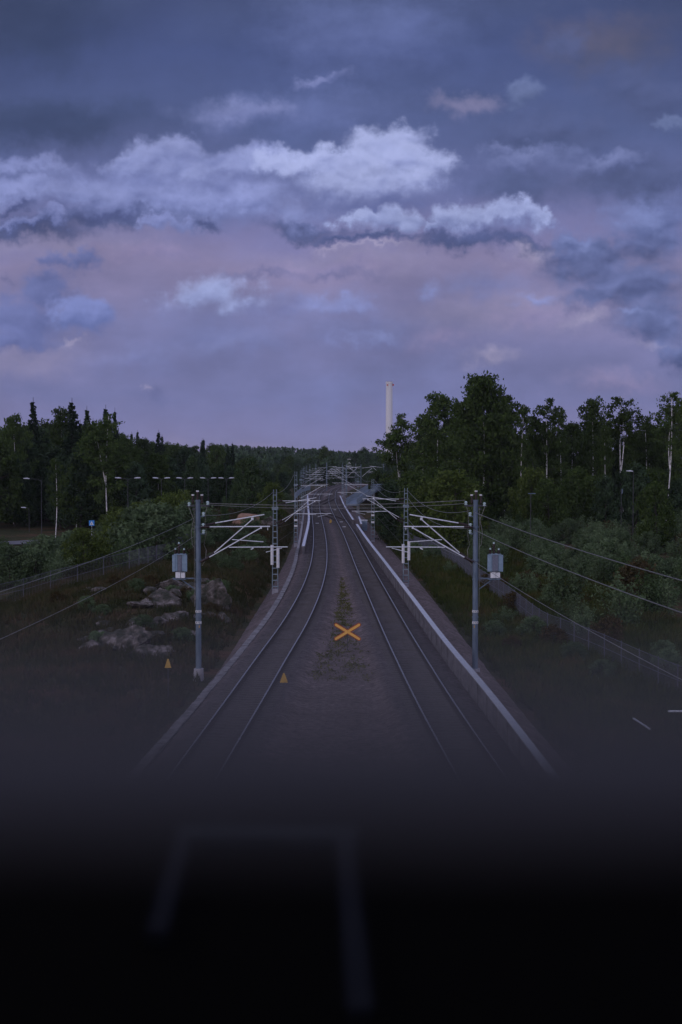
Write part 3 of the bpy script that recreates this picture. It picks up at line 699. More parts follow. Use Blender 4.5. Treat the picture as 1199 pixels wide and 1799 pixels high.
# --- right-hand birches, one by one
for (k, px, d, top, lab, w) in [
    ('birch_b', 706, 236, 722, 'loose birch at the left end of the right-hand row, overlapping the white chimney', 1.0),
    ('birch_b', 742, 262, 735, 'shorter birch filling the gap right of the chimney', 1.0),
    ('birch_a', 772, 228, 685, 'tall drooping birch second highest in the right-hand clump', .95),
    ('birch_dense', 845, 216, 652, 'tallest and broadest birch of the right-hand clump', .93),
    ('birch_a', 808, 250, 700, 'birch half hidden behind the tallest birch on its left side', 1.0),
    ('birch_a', 888, 245, 688, 'birch leaning out behind the tallest birch on its right side', .85),
    ('birch_thin', 918, 212, 705, 'thin birch with a slanting white trunk beside the tallest clump', .8),
    ('birch_b', 960, 214, 695, 'birch with two clear white trunks right of the tall clump', .85),
    ('birch_thin', 988, 230, 712, 'slender birch with a forked white stem and sparse top', .75),
    ('birch_a', 1040, 236, 694, 'full dark birch midway along the right-hand row', .78),
    ('birch_thin', 1066, 205, 745, 'low birch with a bare bright white trunk reaching down to the bushes', .7),
    ('birch_open', 1098, 208, 686, 'open crowned birch standing above the right-hand row', .95),
    ('birch_b', 1134, 250, 728, 'lower birch between the two open crowned birches', .9),
    ('birch_open', 1168, 206, 677, 'birch with an airy crown and white trunk near the right edge', .85),
    ('birch_a', 1204, 240, 692, 'birch cut by the right edge of the view', .8)]:
    plant(k, 'birch_tree', px, d, top, lab, 'birch tree', 'birches standing on the right', wid=w)
for i in range(26):
    px = 745+i*21+R.uniform(-8, 8); plant(R.choice(['leafy_a', 'birch_dense', 'leafy_b', 'spruce_b', 'birch_a']), 'deciduous_tree', px, R.uniform(262, 330), (752 if px > 900 else 735)+R.uniform(-14, 22),
        None, 'tree', 'wood behind the right-hand birches', wid=.95, auto='in the wood behind the birches')
for i in range(22):
    px = 690+i*25+R.uniform(-8, 8); plant(R.choice(['leafy_a', 'leafy_b', 'leafy_a']), 'undergrowth_tree', px, R.uniform(185, 225), R.uniform(800, 850),
        None, 'tree', 'low trees under the right-hand birches', wid=1.1, auto='growing low under the birches')
plant('leafy_bright', 'rowan_tree', 800, 168, 822, 'round bright green tree in front of the tallest birch', 'tree', None, wid=1.1)
plant('leafy_bright', 'rowan_tree', 762, 175, 838, 'bright green tree by the track-side mast, left of the round one', 'tree', None, wid=1.1)
plant('leafy_bright', 'rowan_tree', 935, 190, 818, 'yellowish green tree at the foot of the thin birch trunk', 'tree', None, wid=.9)
plant('leafy_a', 'rowan_tree', 1150, 160, 843, 'broad dark green tree in front of the right-hand birches', 'tree', None, wid=.95)
for i in range(16):          # saplings behind the right fence
    t_ = i/15.0
# bushes and saplings on the right slope, behind the fence
FR = [(60, 20), (70, 17.6), (75, 16.7), (84, 14.9), (92.6, 13.3), (104, 12.8), (116, 12.3), (130, 11.7), (144, 11.1), (167, 9.2), (185, 8.6)]
FRf = spl(FR)
n = 0; k_ = 0
while n < 110 and k_ < 5000:
    k_ += 1
    d = 66+ (R.random()**.75)*118; x = float(FRf(d))+R.uniform(1.6, 30+.1*d)
    px = CXP+x*FPX/d
    if px > 1290: continue
    key = R.choice(['sapling_a', 'sapling_a', 'sapling_b', 'sapling_c', 'bush_a', 'bush_a'])
    if R.random() < .10: key = 'bush_rust'
    z = ztf(x, d); tt, H = PROTO[key]; o = copy_tree(tt); h = R.uniform(3.0, 4.6)*(1.0 if key[0] == 's' else .75)
    if x-float(FRf(d)) < 4: h *= .62
    s = h/H
    o.location = (x, d, z-.1); o.rotation_euler = (0, 0, R.uniform(0, 6.283)); o.scale = (s*1.15, s*1.15, s)
    if key == 'bush_rust': o.name = 'rusty_shrub'; tag(o, 'rusty brown shrub among green saplings, '+zone(px), 'shrub', 'rusty shrubs on the right slope')
    elif key == 'bush_a': o.name = 'willow_shrub'; tag(o, 'round shrub in the %s thicket past the right fence, ' % ('near' if d < 100 else 'far')+zone(px), 'shrub', 'shrubs behind the right fence')
    else: o.name = 'young_tree'; tag(o, WHAT[key]+' in the %s thicket past the right fence, ' % ('near' if d < 100 else 'middle' if d < 140 else 'far')+zone(px), 'sapling', 'saplings behind the right fence')
    n += 1
for (px, d, h, key) in [(868, 118, 1.8, 'bush_rust'), (905, 104, 1.6, 'bush_rust'), (885, 98, 1.5, 'sapling_c'), (940, 92, 1.5, 'bush_a'), (975, 88, 1.4, 'bush_rust'), (870, 92, 1.2, 'bush_a'), (760, 150, 1.6, 'bush_a'), (730, 160, 1.6, 'bush_a'), (700, 190, 2.2, 'bush_a'), (790, 134, 1.3, 'sapling_c'), (1010, 82, 1.2, 'bush_a'), (900, 86, 1.0, 'bush_rust'), (1060, 76, 1.2, 'bush_a'), (690, 215, 3, 'bush_a'), (715, 200, 3, 'sapling_c'), (675, 240, 3, 'bush_a')]:
    x = g_left(px, d); tt, H = PROTO[key]; o = copy_tree(tt); s = h/H; o.name = 'low_shrub'; o.location = (x, d, ztf(x, d)-.1); o.scale = (s*1.4, s*1.4, s); o.rotation_euler[2] = R.uniform(0, 6)
    tag(o, 'low '+WHAT[key]+' inside the right fence, '+zone(px), 'shrub', 'low shrubs inside the right fence')

# --- left side
for (k, nm, px, d, top, lab, w) in [
    ('spruce_a', 'spruce_tree', 60, 262, 697, 'tall pointed spruce, leftmost of the high spruces', .78),
    ('spruce_a', 'spruce_tree', 128, 268, 698, 'broad dark spruce beside the birch on the left skyline', 1.0),
    ('spruce_b', 'spruce_tree', 154, 262, 712, 'narrow spruce just right of the broad dark spruce', .8),
    ('spruce_a', 'spruce_tree', 187, 270, 710, 'spruce topping the right end of the high clump on the left', .85),
    ('spruce_b', 'spruce_tree', 203, 262, 715, 'small pointed spruce at the edge of the left skyline clump', .6),
    ('birch_a', 'birch_tree', 24, 250, 724, 'birch at the far left of the skyline', .8),
    ('birch_a', 'birch_tree', 110, 275, 712, 'birch showing behind the broad dark spruce', .8),
    ('birch_b', 'birch_tree', 190, 232, 722, 'tall birch with pale trunks in the left-hand forest', 1.0),
    ('birch_a', 'birch_tree', 168, 245, 738, 'leafy birch crown between the spruces on the left', .9),
    ('birch_thin', 'birch_tree', 96, 205, 800, 'low birch whose white stem shows by the single street lamp', .9)]:
    plant(k, nm, px, d, top, lab, 'birch tree' if 'birch' in nm else 'spruce tree', None, wid=w)
def envl(px):
    P = [(-80, 735), (0, 745), (30, 742), (60, 738), (200, 742), (220, 760), (300, 768), (360, 775), (400, 778), (432, 795), (470, 812)]
    return float(np.interp(px, [p[0] for p in P], [p[1] for p in P]))
for i in range(60):
    px = -60+i*8.6+R.uniform(-5, 5); d = R.uniform(270, 380) if px < 230 else R.uniform(330, 460)
    k = R.choice(['spruce_a', 'spruce_b', 'leafy_a', 'birch_dense', 'leafy_b', 'leafy_b', 'birch_a', 'leafy_a'])
    if k[0] == 's': plant(k, 'spruce_tree', px, d, envl(px)+R.uniform(-12, 8), None, 'spruce tree', 'spruces in the left forest', wid=.9, auto='in the left forest skyline')
    else: plant(k, 'deciduous_tree', px, d, envl(px)+R.uniform(-4, 16), None, 'tree', 'leafy trees in the left forest', auto='in the left forest skyline')
for i in range(44):
    px = -40+i*10.5+R.uniform(-8, 8); d = R.uniform(235, 262) if px < 300 else R.uniform(255, 320)
    plant(R.choice(['leafy_a', 'leafy_b', 'leafy_b', 'pine_a', 'birch_dense']), 'forest_edge_tree', px, d, (790 if px < 230 else 812)+R.uniform(-22, 24), None, 'tree', 'edge of the left forest', wid=1.05, auto='at the left forest edge')
for (k, px, d, top, lab, w) in [
    ('pine_a', 443, 236, 798, 'tall dark green pine left of the track-side masts', 1.15), ('pine_a', 418, 245, 818, 'pine just left of the tall dark green one', 1.1),
    ('pine_a', 468, 255, 822, 'pine just right of the tall dark green one', 1.1), ('leafy_bright', 478, 225, 845, 'bright bushy tree beside the left lattice masts', 1.0),
    ('pine_a', 340, 215, 862, 'small pine below the row of street lamps', 1.0), ('leafy_bright', 285, 175, 870, 'yellow-green willow below the street lamps, the upper of the pair', 1.2),
    ('leafy_bright', 245, 158, 882, 'yellow-green willow below the street lamps, the lower of the pair', 1.3), ('leafy_bright', 300, 165, 862, 'slim bright young birch in front of the street lamps', .8),
    ('leafy_bright', 322, 185, 858, 'bright young birch just right of the double street lamp', .8), ('pine_a', 395, 215, 868, 'small pine next to the pale road bend', .9)]:
    plant(k, 'pine_tree' if k == 'pine_a' else 'willow_tree', px, d, top, lab, 'pine tree' if k == 'pine_a' else 'willow', None, wid=w)
n = 0
while n < 60:
    d = R.uniform(128, 215); px = R.uniform(-20, 345 if d > 150 else 300)
    base_y = HOR+(CAMZ+1)*FPX/d
    if px < 150 and 190 < d: continue
    if px < 60 and d > 165: continue
    x = g_left(px, d); key = R.choice(['sapling_a', 'sapling_c', 'bush_a', 'bush_a', 'sapling_b', 'leafy_bright'])
    tt, H = PROTO[key]; h = R.uniform(2.6, 4.6); 
    if px > 200: h += 1.2
    o = copy_tree(tt); s = h/H; o.location = (x, d, ztf(x, d)-.1); o.scale = (s*1.2, s*1.2, s); o.rotation_euler[2] = R.uniform(0, 6)
    o.name = 'young_tree'; tag(o, WHAT[key].replace('upright ', '')+' %s past left fence ' % ('close' if d < 160 else 'farther')+zone(px), 'sapling', 'young growth behind the left fence'); n += 1
for (px, d, h, key) in [(430, 140, 1.7, 'bush_a'), (405, 128, 1.5, 'bush_a'), (450, 158, 1.9, 'bush_a'), (385, 135, 1.8, 'sapling_c'), (440, 190, 2.2, 'bush_a'), (420, 175, 2.0, 'sapling_c'), (470, 205, 2.2, 'bush_a'), (395, 160, 2.2, 'bush_a'), (478, 240, 3, 'pine_a'),
      (500, 290, 3, 'bush_a'), (462, 178, 1.4, 'bush_rust'), (240, 105, 1.1, 'bush_a'), (200, 110, 1.0, 'bush_rust'), (390, 108, 1.0, 'bush_a'), (150, 100, .9, 'bush_a'), (100, 104, 1.0, 'bush_rust'), (375, 165, 2.4, 'sapling_a'), (355, 150, 1.8, 'bush_a')]:
    x = g_left(px, d); tt, H = PROTO[key]; o = copy_tree(tt); s = h/H; o.name = 'low_shrub'; o.location = (x, d, ztf(x, d)-.1); o.scale = (s*1.4, s*1.4, s); o.rotation_euler[2] = R.uniform(0, 6)
    tag(o, 'low '+WHAT[key]+' on the left bank, '+zone(px), 'shrub', 'low shrubs on the left bank')
# --- middle distance
for (k, px, d, top, lab, w) in [
    ('leafy_a', 571, 640, 782, 'tall dark tree standing right above the far end of the tracks', .9), ('leafy_a', 545, 660, 802, 'tree left of the tall one at the end of the tracks', 1.0),
    ('leafy_b', 642, 600, 784, 'dark tree on the skyline left of the chimney', 1.1), ('leafy_b', 625, 640, 792, 'tree on the skyline between the two dark tall ones', 1.0), ('leafy_b', 662, 560, 793, 'tree close below the foot of the chimney', 1.0)]:
    plant(k, 'deciduous_tree', px, d, top, lab, 'tree', None, wid=w, maxh=40)
for i in range(34):
    px = 455+i*7+R.uniform(-4, 4); d = R.uniform(560, 680)
    plant(R.choice(['leafy_a', 'leafy_b', 'pine_a', 'leafy_b']), 'deciduous_tree', px, d, R.uniform(806, 826) if px > 560 else R.uniform(798, 822), None, 'tree', 'far trees at the end of the tracks', wid=1.1, maxh=30, auto='far behind the masts')
for i in range(12):
    px = 660+i*8; d = R.uniform(300, 420)
    plant(R.choice(['leafy_a', 'leafy_b']), 'deciduous_tree', px+R.uniform(-3, 3), d, R.uniform(812, 838), 'tree beyond the steel footbridge on the right of the line', 'tree', 'trees beyond the footbridge', wid=1.0)
for i in range(10):
    px = 470+i*6.5; plant(R.choice(['leafy_a', 'leafy_b', 'pine_a']), 'deciduous_tree', px, R.uniform(330, 430)+i*12, R.uniform(826, 848), 'dark tree just left of the far masts', 'tree', 'trees left of the far masts')
# --- far wood on the skyline: nobody could count it
def far_wood(name, label, px0, px1, d0, d1, topf, n, seed, lm='far_leaf'):
    rng = np.random.default_rng(seed); rr = random.Random(seed); C = []
    for i in range(n):
        px = rr.uniform(px0, px1); d = rr.uniform(d0, d1); x = g_left(px, d)
        h = CAMZ-(topf(px)+rr.uniform(-5, 4)-HOR)*d/FPX+1; h = max(h, 8); con = rr.random() < .55; r = rr.uniform(2.2, 3.4) if con else rr.uniform(3.5, 6)
        m = 130; q = rng.uniform(0, 1, m)
        rad = r*((1-q)**.8 if con else np.sin(np.pi*(.25+.72*q))**.6)*rng.uniform(.3, 1.1, m)
        a = rng.uniform(0, 6.283, m); C.append(np.stack([x+np.cos(a)*rad, d+np.sin(a)*rad, -1+h*(.05+.95*q)], 1))
    C = np.concatenate(C); V, F = leaf_quads(C, 1.5, rng, .1)
    o = np_mesh(name, V, F, M_[lm]); tag(o, label, 'forest', kind='stuff')
tf = lambda px: float(np.interp(px, [-100, 200, 430, 470, 560, 600, 680, 760, 1300], [775, 772, 788, 789, 793, 798, 797, 790, 770]))
far_wood('far_forest', 'dark distant forest forming the skyline beyond the railway', 380, 800, 900, 1300, tf, 420, 3)
far_wood('distant_forest', 'nearer distant woodland below the skyline', 400, 760, 620, 850, lambda p: tf(p)+14, 170, 4)

# --- grass
def tufts(name, label, n, sampler, h0, h1, lm, seed, blades=7, w=.05):
    rng = np.random.default_rng(seed); rr = random.Random(seed); P = []
    while len(P) < n:
        q = sampler(rr)
        if q: P.append(q)
    P = np.array(P); Z = zt(P[:, 0], P[:, 1]); P = np.repeat(np.stack([P[:, 0], P[:, 1], Z], 1), blades, 0); m = len(P)
    h = rng.uniform(h0, h1, m); a = rng.uniform(0, 6.283, m); o = rng.normal(0, h0*.5+.05, (m, 2)); l = rng.normal(0, .35, (m, 2))*h[:, None]
    ww = w*rng.uniform(.6, 1.4, m)
    B = P.copy(); B[:, :2] += o
    s = np.stack([np.cos(a)*ww, np.sin(a)*ww, 0*a], 1)
    T = B + np.stack([l[:, 0], l[:, 1], h], 1)
    V = np.stack([B-s, B+s, T], 1).reshape(-1, 3); F = np.arange(3*m).reshape(m, 3)
    ob = np_mesh(name, V, F, M_[lm]); tag(ob, label, 'grass', kind='stuff')
def smp_l(r):
    d = 24+r.random()**1.25*231; x = float(EL(d))-r.uniform(-.2, 1)**2*0-r.uniform(.2, 22)
    return (x, d) if CXP+x*FPX/d > -60 else None
def smp_r(r):
    d = 24+r.random()**1.25*206; x = float(ER(d))+r.uniform(.1, 16)
    return (x, d) if CXP+x*FPX/d < 1260 else None
tufts('bank_grass', 'rough grass covering the left bank', 19000, smp_l, .15, .6, 'grass_brown', 5)
tufts('verge_grass', 'rough grass covering the right verge up to the fence', 16000, smp_r, .2, .7, 'grass', 6)
def weeds():
    rng = np.random.default_rng(9); rr = random.Random(9); C = []
    for i in range(380):
        d = 70+rr.random()**1.1*60
        c = (float(TL(d))+float(TR(d)))/2; g = 1.5 if d < 84 else .8
        x = c+rr.gauss(0, .5)*g + (rr.choice([-1.1, 1.1])*max(0, (92-d)/22) if d < 92 else 0)
        m = 12; s = rr.uniform(.08, .22)
        C.append(np.stack([x+rng.normal(0, s, m), d+rng.normal(0, s*1.6, m), -.26+np.abs(rng.normal(0, .07, m))], 1))
    C = np.concatenate(C); V, F = leaf_quads(C, .09, rng, -.3)
    o = np_mesh('weeds', V, F, M_['weed']); tag(o, 'sparse yellow-green weeds growing in the ballast between the tracks', 'weeds', kind='stuff')
weeds()

# =================================================================== masts
def cantilever(parent, y, kind, s=1, r=.030):
    """kind 0: low arm with registration tube, 1: raised arm"""
    m = MB(); ins = MB(); ins2 = MB()
    if kind == 0:
        m.tube([(s*.62, y, 7.22), (s*3.72, y, 7.24)], r); m.tube([(s*.60, y, 5.66), (s*3.2, y, 7.14)], r)
        m.tube([(s*1.6, y, 6.17), (s*4.62, y, 6.19)], r*.85); m.tube([(s*3.5, y, 5.92), (s*4.33, y, 6.13)], r*.6)
        m.box((s*3.25, y, 7.18), (.10, .09, .12)); m.box((s*2.8, y, 6.1), (.16, .06, .06), M=Matrix.Rotation(-.5*s, 3, 'Y'))
        m.tube([(s*3.6, y, 7.2), (s*3.6, y, 7.05)], .015)
        ins.ribbed((s*.14, y, 7.2), (s*.62, y, 7.22), .085, 6); ins2.ribbed((s*.14, y, 5.40), (s*.60, y, 5.66), .085, 6)
    else:
        m.tube([(s*.84, y, 7.38), (s*3.38, y, 7.82)], r); m.tube([(s*.78, y, 5.84), (s*2.75, y, 7.56)], r)
        m.tube([(s*1.7, y, 6.52), (s*3.34, y, 6.40)], r*.75); m.box((s*2.76, y, 7.6), (.13, .08, .13))
        ins.ribbed((s*.14, y, 7.22), (s*.84, y, 7.38), .075, 7); ins2.ribbed((s*.14, y, 5.42), (s*.78, y, 5.84), .075, 7)
    c = m.build('cantilever', M_['alu'], parent); ins.build('insulator', M_['porcelain'], c); ins2.build('insulator', M_['porcelain'], c)
def near_mast(x, d, s, label, zb=-.5):
    t = empty('catenary_mast', (x, d, 0)); tag(t, label, 'catenary mast')
    m = MB(); m.tube([(0, 0, zb+.35), (0, 0, 4), (0, 0, 8.55)], [.150, .142, .125], 20)
    m.tube([(0, 0, 8.5), (0, 0, 8.6)], .145, 20)
    for z in (7.2, 5.5, 4.5, 2.55): m.tube([(0, 0, z-.05), (0, 0, z+.05)], .165, 20)
    m.build('post', M_['galv'], t)
    m = MB(); m.tube([(0, 0, zb-.4), (0, 0, zb+.38)], [.28, .25], 16); m.box((0, 0, zb+.36), (.4, .4, .05)); m.build('foundation', M_['concrete'], t)
    for z, h in ((2.85, .11), (2.27, .12)):
        m = MB(); m.tube([(0, 0, z-h/2), (0, 0, z+h/2)], .158, 20); q = m.build('number_plate', M_['white'], t)
        k = MB()
        for j in range(3): k.box((-.085+.085*j, -.16, z), (.035, .012, h*.5))
        k.build('plate_marks', M_['pole_dark'], q)
    m = MB(); m.box((.06*s, -.158, 2.07), (.05, .02, .12)); m.build('yellow_tag', M_['yellow'], t)
    cantilever(t, -.25, 0, s); cantilever(t, .55, 1, s)
    # head arm with insulators
    m = MB(); m.box((0, 0, 8.3), (1.15, .09, .09)); m.box((-s*.1, -.02, 8.12), (.4, .08, .07)); m.build('head_arm', M_['pole_dark'], t)
    for (xx, h) in ((-.02*s, .62), (-.26*s, .42), (.2*s, .42)):
        m = MB(); m.ribbed((xx, 0, 8.4), (xx, 0, 8.4+h), .085, 6); q = m.build('insulator', M_['porcelain'], t)
        m = MB(); m.tube([(xx, 0, 8.4+h), (xx, 0, 8.46+h)], .075, 10); m.build('cap', M_['white'], q)
    for (xx, z) in ((s*.28, 7.85), (s*.28, 6.95), (s*.5, 8.42), (-s*.45, 8.36), (s*.26, 7.28)):
        m = MB(); m.ribbed((xx-.0, 0, z-.09), (xx, 0, z+.11), .095, 2, 10); m.build('glass_insulator', M_['glass_ins'], t)
    for z in (7.85, 6.95):
        m = MB(); m.box((s*.17, 0, z-.1), (.34, .07, .05)); m.build('bracket', M_['galv'], t)
    m = MB(); m.tube([(s*.5, 0, 8.4), (s*.38, 0, 7.9), (s*.36, 0, 7.3), (s*.42, 0, 6.9), (s*.30, 0, 6.3), (s*.42, 0, 6.0), (s*.38, 0, 5.5), (s*.2, 0, 5.2)], .014, 5)
    m.tube([(-s*.5, 0, 8.3), (-s*.22, -.05, 7.6), (-s*.35, -.05, 6.9), (-s*.3, 0, 6.3), (-s*.17, 0, 6.1)], .014, 5)
    m.tube([(-s*.19, -.08, 8.2), (-s*.19, -.08, 3.1)], .012, 5)
    m.build('jumper_cable', M_['wire'], t)
    # transformer on its bracket
    b = MB(); b.box((-s*.75, 0, 4.55), (1.15, .10, .06)); b.box((-s*.95, 0, 4.52), (.62, .5, .05)); b.tube([(-s*.2, 0, 4.0), (-s*.9, 0, 4.5)], .03); b.build('bracket', M_['galv'], t)
    return t
def transformer(x, d, s, label, fins):
    t = empty('transformer', (x, d, 4.57)); tag(t, label, 'transformer')
    m = MB(); w = .66
    m.tube([(0, 0, .34), (0, 0, 1.22)], .22, 14); m.build('tank', M_['box_dark'], t)
    for q in ((-1, 1) if fins else (-1, 1)):
        m = MB()
        for k in range(6): m.box((q*(.22+.012+.0), -.19+.075*k, .78), (.26 if not fins else .22, .028, .84))
        m.box((q*.30, -.235, .78), (.20 if not fins else .16, .012, .86)); m.build('radiator', M_['box_blue'], t)
    if not fins:
        m = MB(); m.box((0, -.22, .78), (.30, .03, .86)); m.build('front_panel', M_['box_dark'], t)
    m = MB(); m.box((-.1, -.05, .16), (.24, .3, .30)); m.box((.15, -.05, .15), (.20, .3, .28)); m.build('terminal_box', M_['white'], t)
    m = MB(); m.box((0, 0, 1.23), (.58, .5, .04)); m.build('lid', M_['box_blue'], t)
    for xx, h in ((-.06, .52), (.2, .2), (-.24, .22)):
        m = MB(); m.ribbed((xx, 0, 1.25), (xx, 0, 1.25+h), .085, 5); q = m.build('bushing', M_['porcelain'], t)
        m = MB(); m.tube([(xx, 0, 1.25+h), (xx, 0, 1.33+h)], .05, 8); m.build('cap', M_['glass_ins'], q)
DM = 73.2; XL, XR = -7.36, 6.93
near_mast(XL, DM, 1, 'nearest blue-grey tubular mast on the left, with white bands and double arms')
near_mast(XR, DM, -1, 'nearest blue-grey tubular mast on the right, behind the long low wall')
transformer(XL-.93, DM, 1, 'transformer with two pale panels hung on the left tubular mast', True)
transformer(XR+1.0, DM, -1, 'pale blue box transformer hung on the right tubular mast', False)

def lattice_proto():
    t = empty('lattice_mast'); H = 8.5
    m = MB()
    wb, wt = .235, .12
    W = lambda z: wb+(wt-wb)*z/H
    for sx in (-1, 1):
        for sy in (-1, 1):
            m.tube([(sx*W(0), sy*.14, .3), (sx*W(H), sy*.10, H)], .033, 4)
    m.build('legs', M_['lattice'], t)
    m = MB(); z = .55
    while z < H:
        for sy in (-1, 1): m.box((0, sy*(.14-.04*z/H), z), (2*W(z), .02, .065))
        z += .50
    m.build('battens', M_['lattice'], t)
    m = MB(); m.prism([(-.28, -.6), (.28, -.6), (.24, .34), (-.24, .34)], -.26, .26); m.build('foundation', M_['concrete'], t)
    m = MB(); m.box((0, 0, 6.95), (.50, .32, .25)); m.build('head_bracket', M_['lattice'], t)
    cantilever(t, -.2, 0, 1, .024)
    return t, H
LP, LH = lattice_proto(); LP.location = (0, -500, -50)
def weights(t, s):
    for (xx, z0, h) in ((-.24*s, 2.35, 1.55), (.24*s, 2.1, 1.55)):
        m = MB(); k = 0
        while k*.09 < h: m.tube([(xx, -.22, z0+k*.09), (xx, -.22, z0+k*.09+.082)], .125, 10); k += 1
        m.build('counterweight', M_['white'], t)
def lattice(x, d, s, top, label, cw=False, extra=False, group='lattice catenary masts'):
    o = copy_tree(LP); o.name = 'lattice_mast'; z = -.35
    k = (top-z)/LH; k = 1.0 if abs(k-1) < .02 else k
    o.location = (x, d, z if d < 300 else -.3); o.scale = (s, 1, k)
    for c in o.children:
        if c.name.startswith('cantilever') : c.scale = (1, 1, 1/k); c.location = (0, 0, -z/k)
    tag(o, label, 'lattice mast', group)
    if cw: weights(o, 1)
    if extra: cantilever(o, .6, 1, 1, .024)
    return o
lattice(-5.40, 116.4, 1, 8.05, 'lattice mast with white counterweights, first behind the left tubular mast', True, True)
lattice(5.55, 121.5, -1, 8.1, 'lattice mast with white counterweights, first behind the right tubular mast', True, True)
lattice(-5.65, 178, 1, 9.0, 'tall lattice mast, second behind the left tubular mast', False, False)
lattice(4.16, 186, -1, 7.95, 'lattice mast with two white plates, second behind the right tubular mast')
for (x, d, z, h) in ((4.16, 186, 3.2, .22), (4.16, 186, 2.3, .22), (-5.65, 178, 2.9, .22), (-5.65, 178, 2.2, .22)):
    m = MB(); m.box((0, -.2, 0), (.4, .03, h)); o = m.build('number_plate', M_['white']); o.location = (x, d, z); tag(o, 'white plate fixed across a lattice mast, '+('upper' if z > 2.5 else 'lower')+(' on the right side' if x > 0 else ' on the left side'), 'plate')
lattice(-6.75, 240, 1, 8.6, 'lattice mast third behind the left tubular mast')
lattice(3.05, 255, -1, 7.9, 'lattice mast third behind the right tubular mast, beside the cabinet')
for i, d in enumerate([290, 335, 380, 425, 475, 530, 590, 660]):
    lattice(float(TL(d))-2.7, d, 1, 8.6, 'distant lattice mast in the left row where the masts crowd together', group='distant left masts')
for i, d in enumerate([312, 352, 395, 440, 490, 545, 610, 680]):
    lattice(float(TR(d))+2.8, d, -1, 8.4, 'distant lattice mast in the right row where the masts crowd together', group='distant right masts')
# lone pole in the middle and double-armed masts of the branch to the right
def tpole(x, d, h, arms, label, r=.12):
    t = empty('branch_mast', (x, d, -.4)); tag(t, label, 'branch mast')
    m = MB(); m.tube([(0, 0, 0), (0, 0, h)], [r, r*.8], 8); m.build('post', M_['galv'], t)
    for s in arms:
        m = MB(); m.tube([(s*.3, 0, h*.88), (s*4.2, 0, h*.93)], .045, 6); m.tube([(s*.3, 0, h*.62), (s*3.1, 0, h*.88)], .045, 6); m.tube([(s*2, 0, h*.74), (s*4.4, 0, h*.76)], .035, 6); m.build('cantilever', M_['alu'], t)
tpole(-4.6, 455, 9.5, (), 'thin grey pole rising alone between the far rows of masts')
tpole(5.6, 400, 9.2, (-1, 1), 'mast with arms to both sides beyond the footbridge')
tpole(12.6, 420, 9.2, (-1,), 'mast with arms to the left, half hidden by the right-hand birches')
tpole(1.6, 420, 9.0, (-1, 1), 'farther mast with arms to both sides, among the right row')

# =================================================================== wires
def wire(pts, r, label, m='wire', cat='overhead wire', group=None, name='overhead_wire'):
    mb = MB(); mb.tube(pts, r, 5, False); o = mb.build(name, M_[m]); tag(o, label, cat, group); return o
def sagline(a, b, sag, n=16):
    a, b = Vector(a), Vector(b); return [a.lerp(b, i/n)-Vector((0, 0, sag*4*(i/n)*(1-i/n))) for i in range(n+1)]
wire(sagline((XL+.55, DM, 8.42), (XR-.55, DM, 8.58), .17), .016, 'upper of the two wires strung across the tracks between the tubular masts')
wire(sagline((XL+.55, DM+.25, 8.33), (XR-.55, DM+.25, 8.40), .22), .014, 'lower of the two wires strung across the tracks between the tubular masts')
def pt(px, py, d): return (g_left(px, d), d, CAMZ-(py-HOR)*d/FPX)
wire(sagline(pt(832, 899, DM), (10.0, 24, 7.6), .25), .016, 'upper slanting wire running from the right tubular mast out of the view')
wire(sagline(pt(832, 930, DM), (9.6, 24, 6.9), .25), .016, 'lower slanting wire running from the right tubular mast out of the view')
wire(sagline(pt(832, 985, DM), (11.2, 24, 4.4), .35), .013, 'lowest slanting wire on the right, passing in front of the fence')
wire(sagline(pt(826, 897, DM), (5.65, 121.5, 8.0), .75), .014, 'upper sagging wire between the right tubular mast and the first lattice mast')
wire(sagline(pt(826, 928, DM), (5.65, 121.5, 7.4), .8), .014, 'middle sagging wire between the right tubular mast and the first lattice mast')
wire(sagline(pt(826, 983, DM), (5.65, 121.5, 5.6), .5), .013, 'lowest sagging wire between the right tubular mast and the first lattice mast')
wire(sagline((5.65, 121.5, 8.0), (4.3, 186, 7.9), .8), .014, 'sagging wire between the first and second right lattice masts')
wire(sagline((5.65, 121.5, 7.4), (4.3, 186, 7.2), .8), .014, 'lower sagging wire between the first and second right lattice masts')
wire(sagline((4.3, 186, 7.9), (3.2, 255, 7.8), .8), .014, 'sagging wire between the second and third right lattice masts')
wire(sagline(pt(340, 911, DM), (-9.6, 24, 7.4), .3), .009, 'upper slanting wire running from the left tubular mast above the fence')
wire(sagline(pt(340, 943, DM), (-9.9, 24, 6.0), .4), .008, 'lower slanting wire running from the left tubular mast across the fence')
wire(sagline(pt(356, 905, DM), (-5.6, 116.4, 7.9), .55), .013, 'sagging wire between the left tubular mast and the first lattice mast')
wire(sagline((-5.6, 116.4, 7.9), (-5.9, 178, 8.6), .7), .013, 'sagging wire between the first and second left lattice masts')
def contact(f, off_side, lab):
    ds = [DM, 118, 180, 245, 280, 316, 352]
    for z, sg, nm in ((5.95, 0.0, 'contact wire'), (7.25, .75, 'carrying wire')):
        pts = []
        for i in range(len(ds)-1):
            a = Vector((float(f(ds[i]))+(.25 if i % 2 else -.25), ds[i], z)); b = Vector((float(f(ds[i+1]))+(-.25 if i % 2 else .25), ds[i+1], z))
            n = 10; pts += [a.lerp(b, k/n)-Vector((0, 0, sg*4*(k/n)*(1-k/n))) for k in range(n)]
        wire(pts, .006, nm+' above the '+lab+' track', 'wire_dark')
contact(TL, 1, 'left'); contact(TR, -1, 'right')

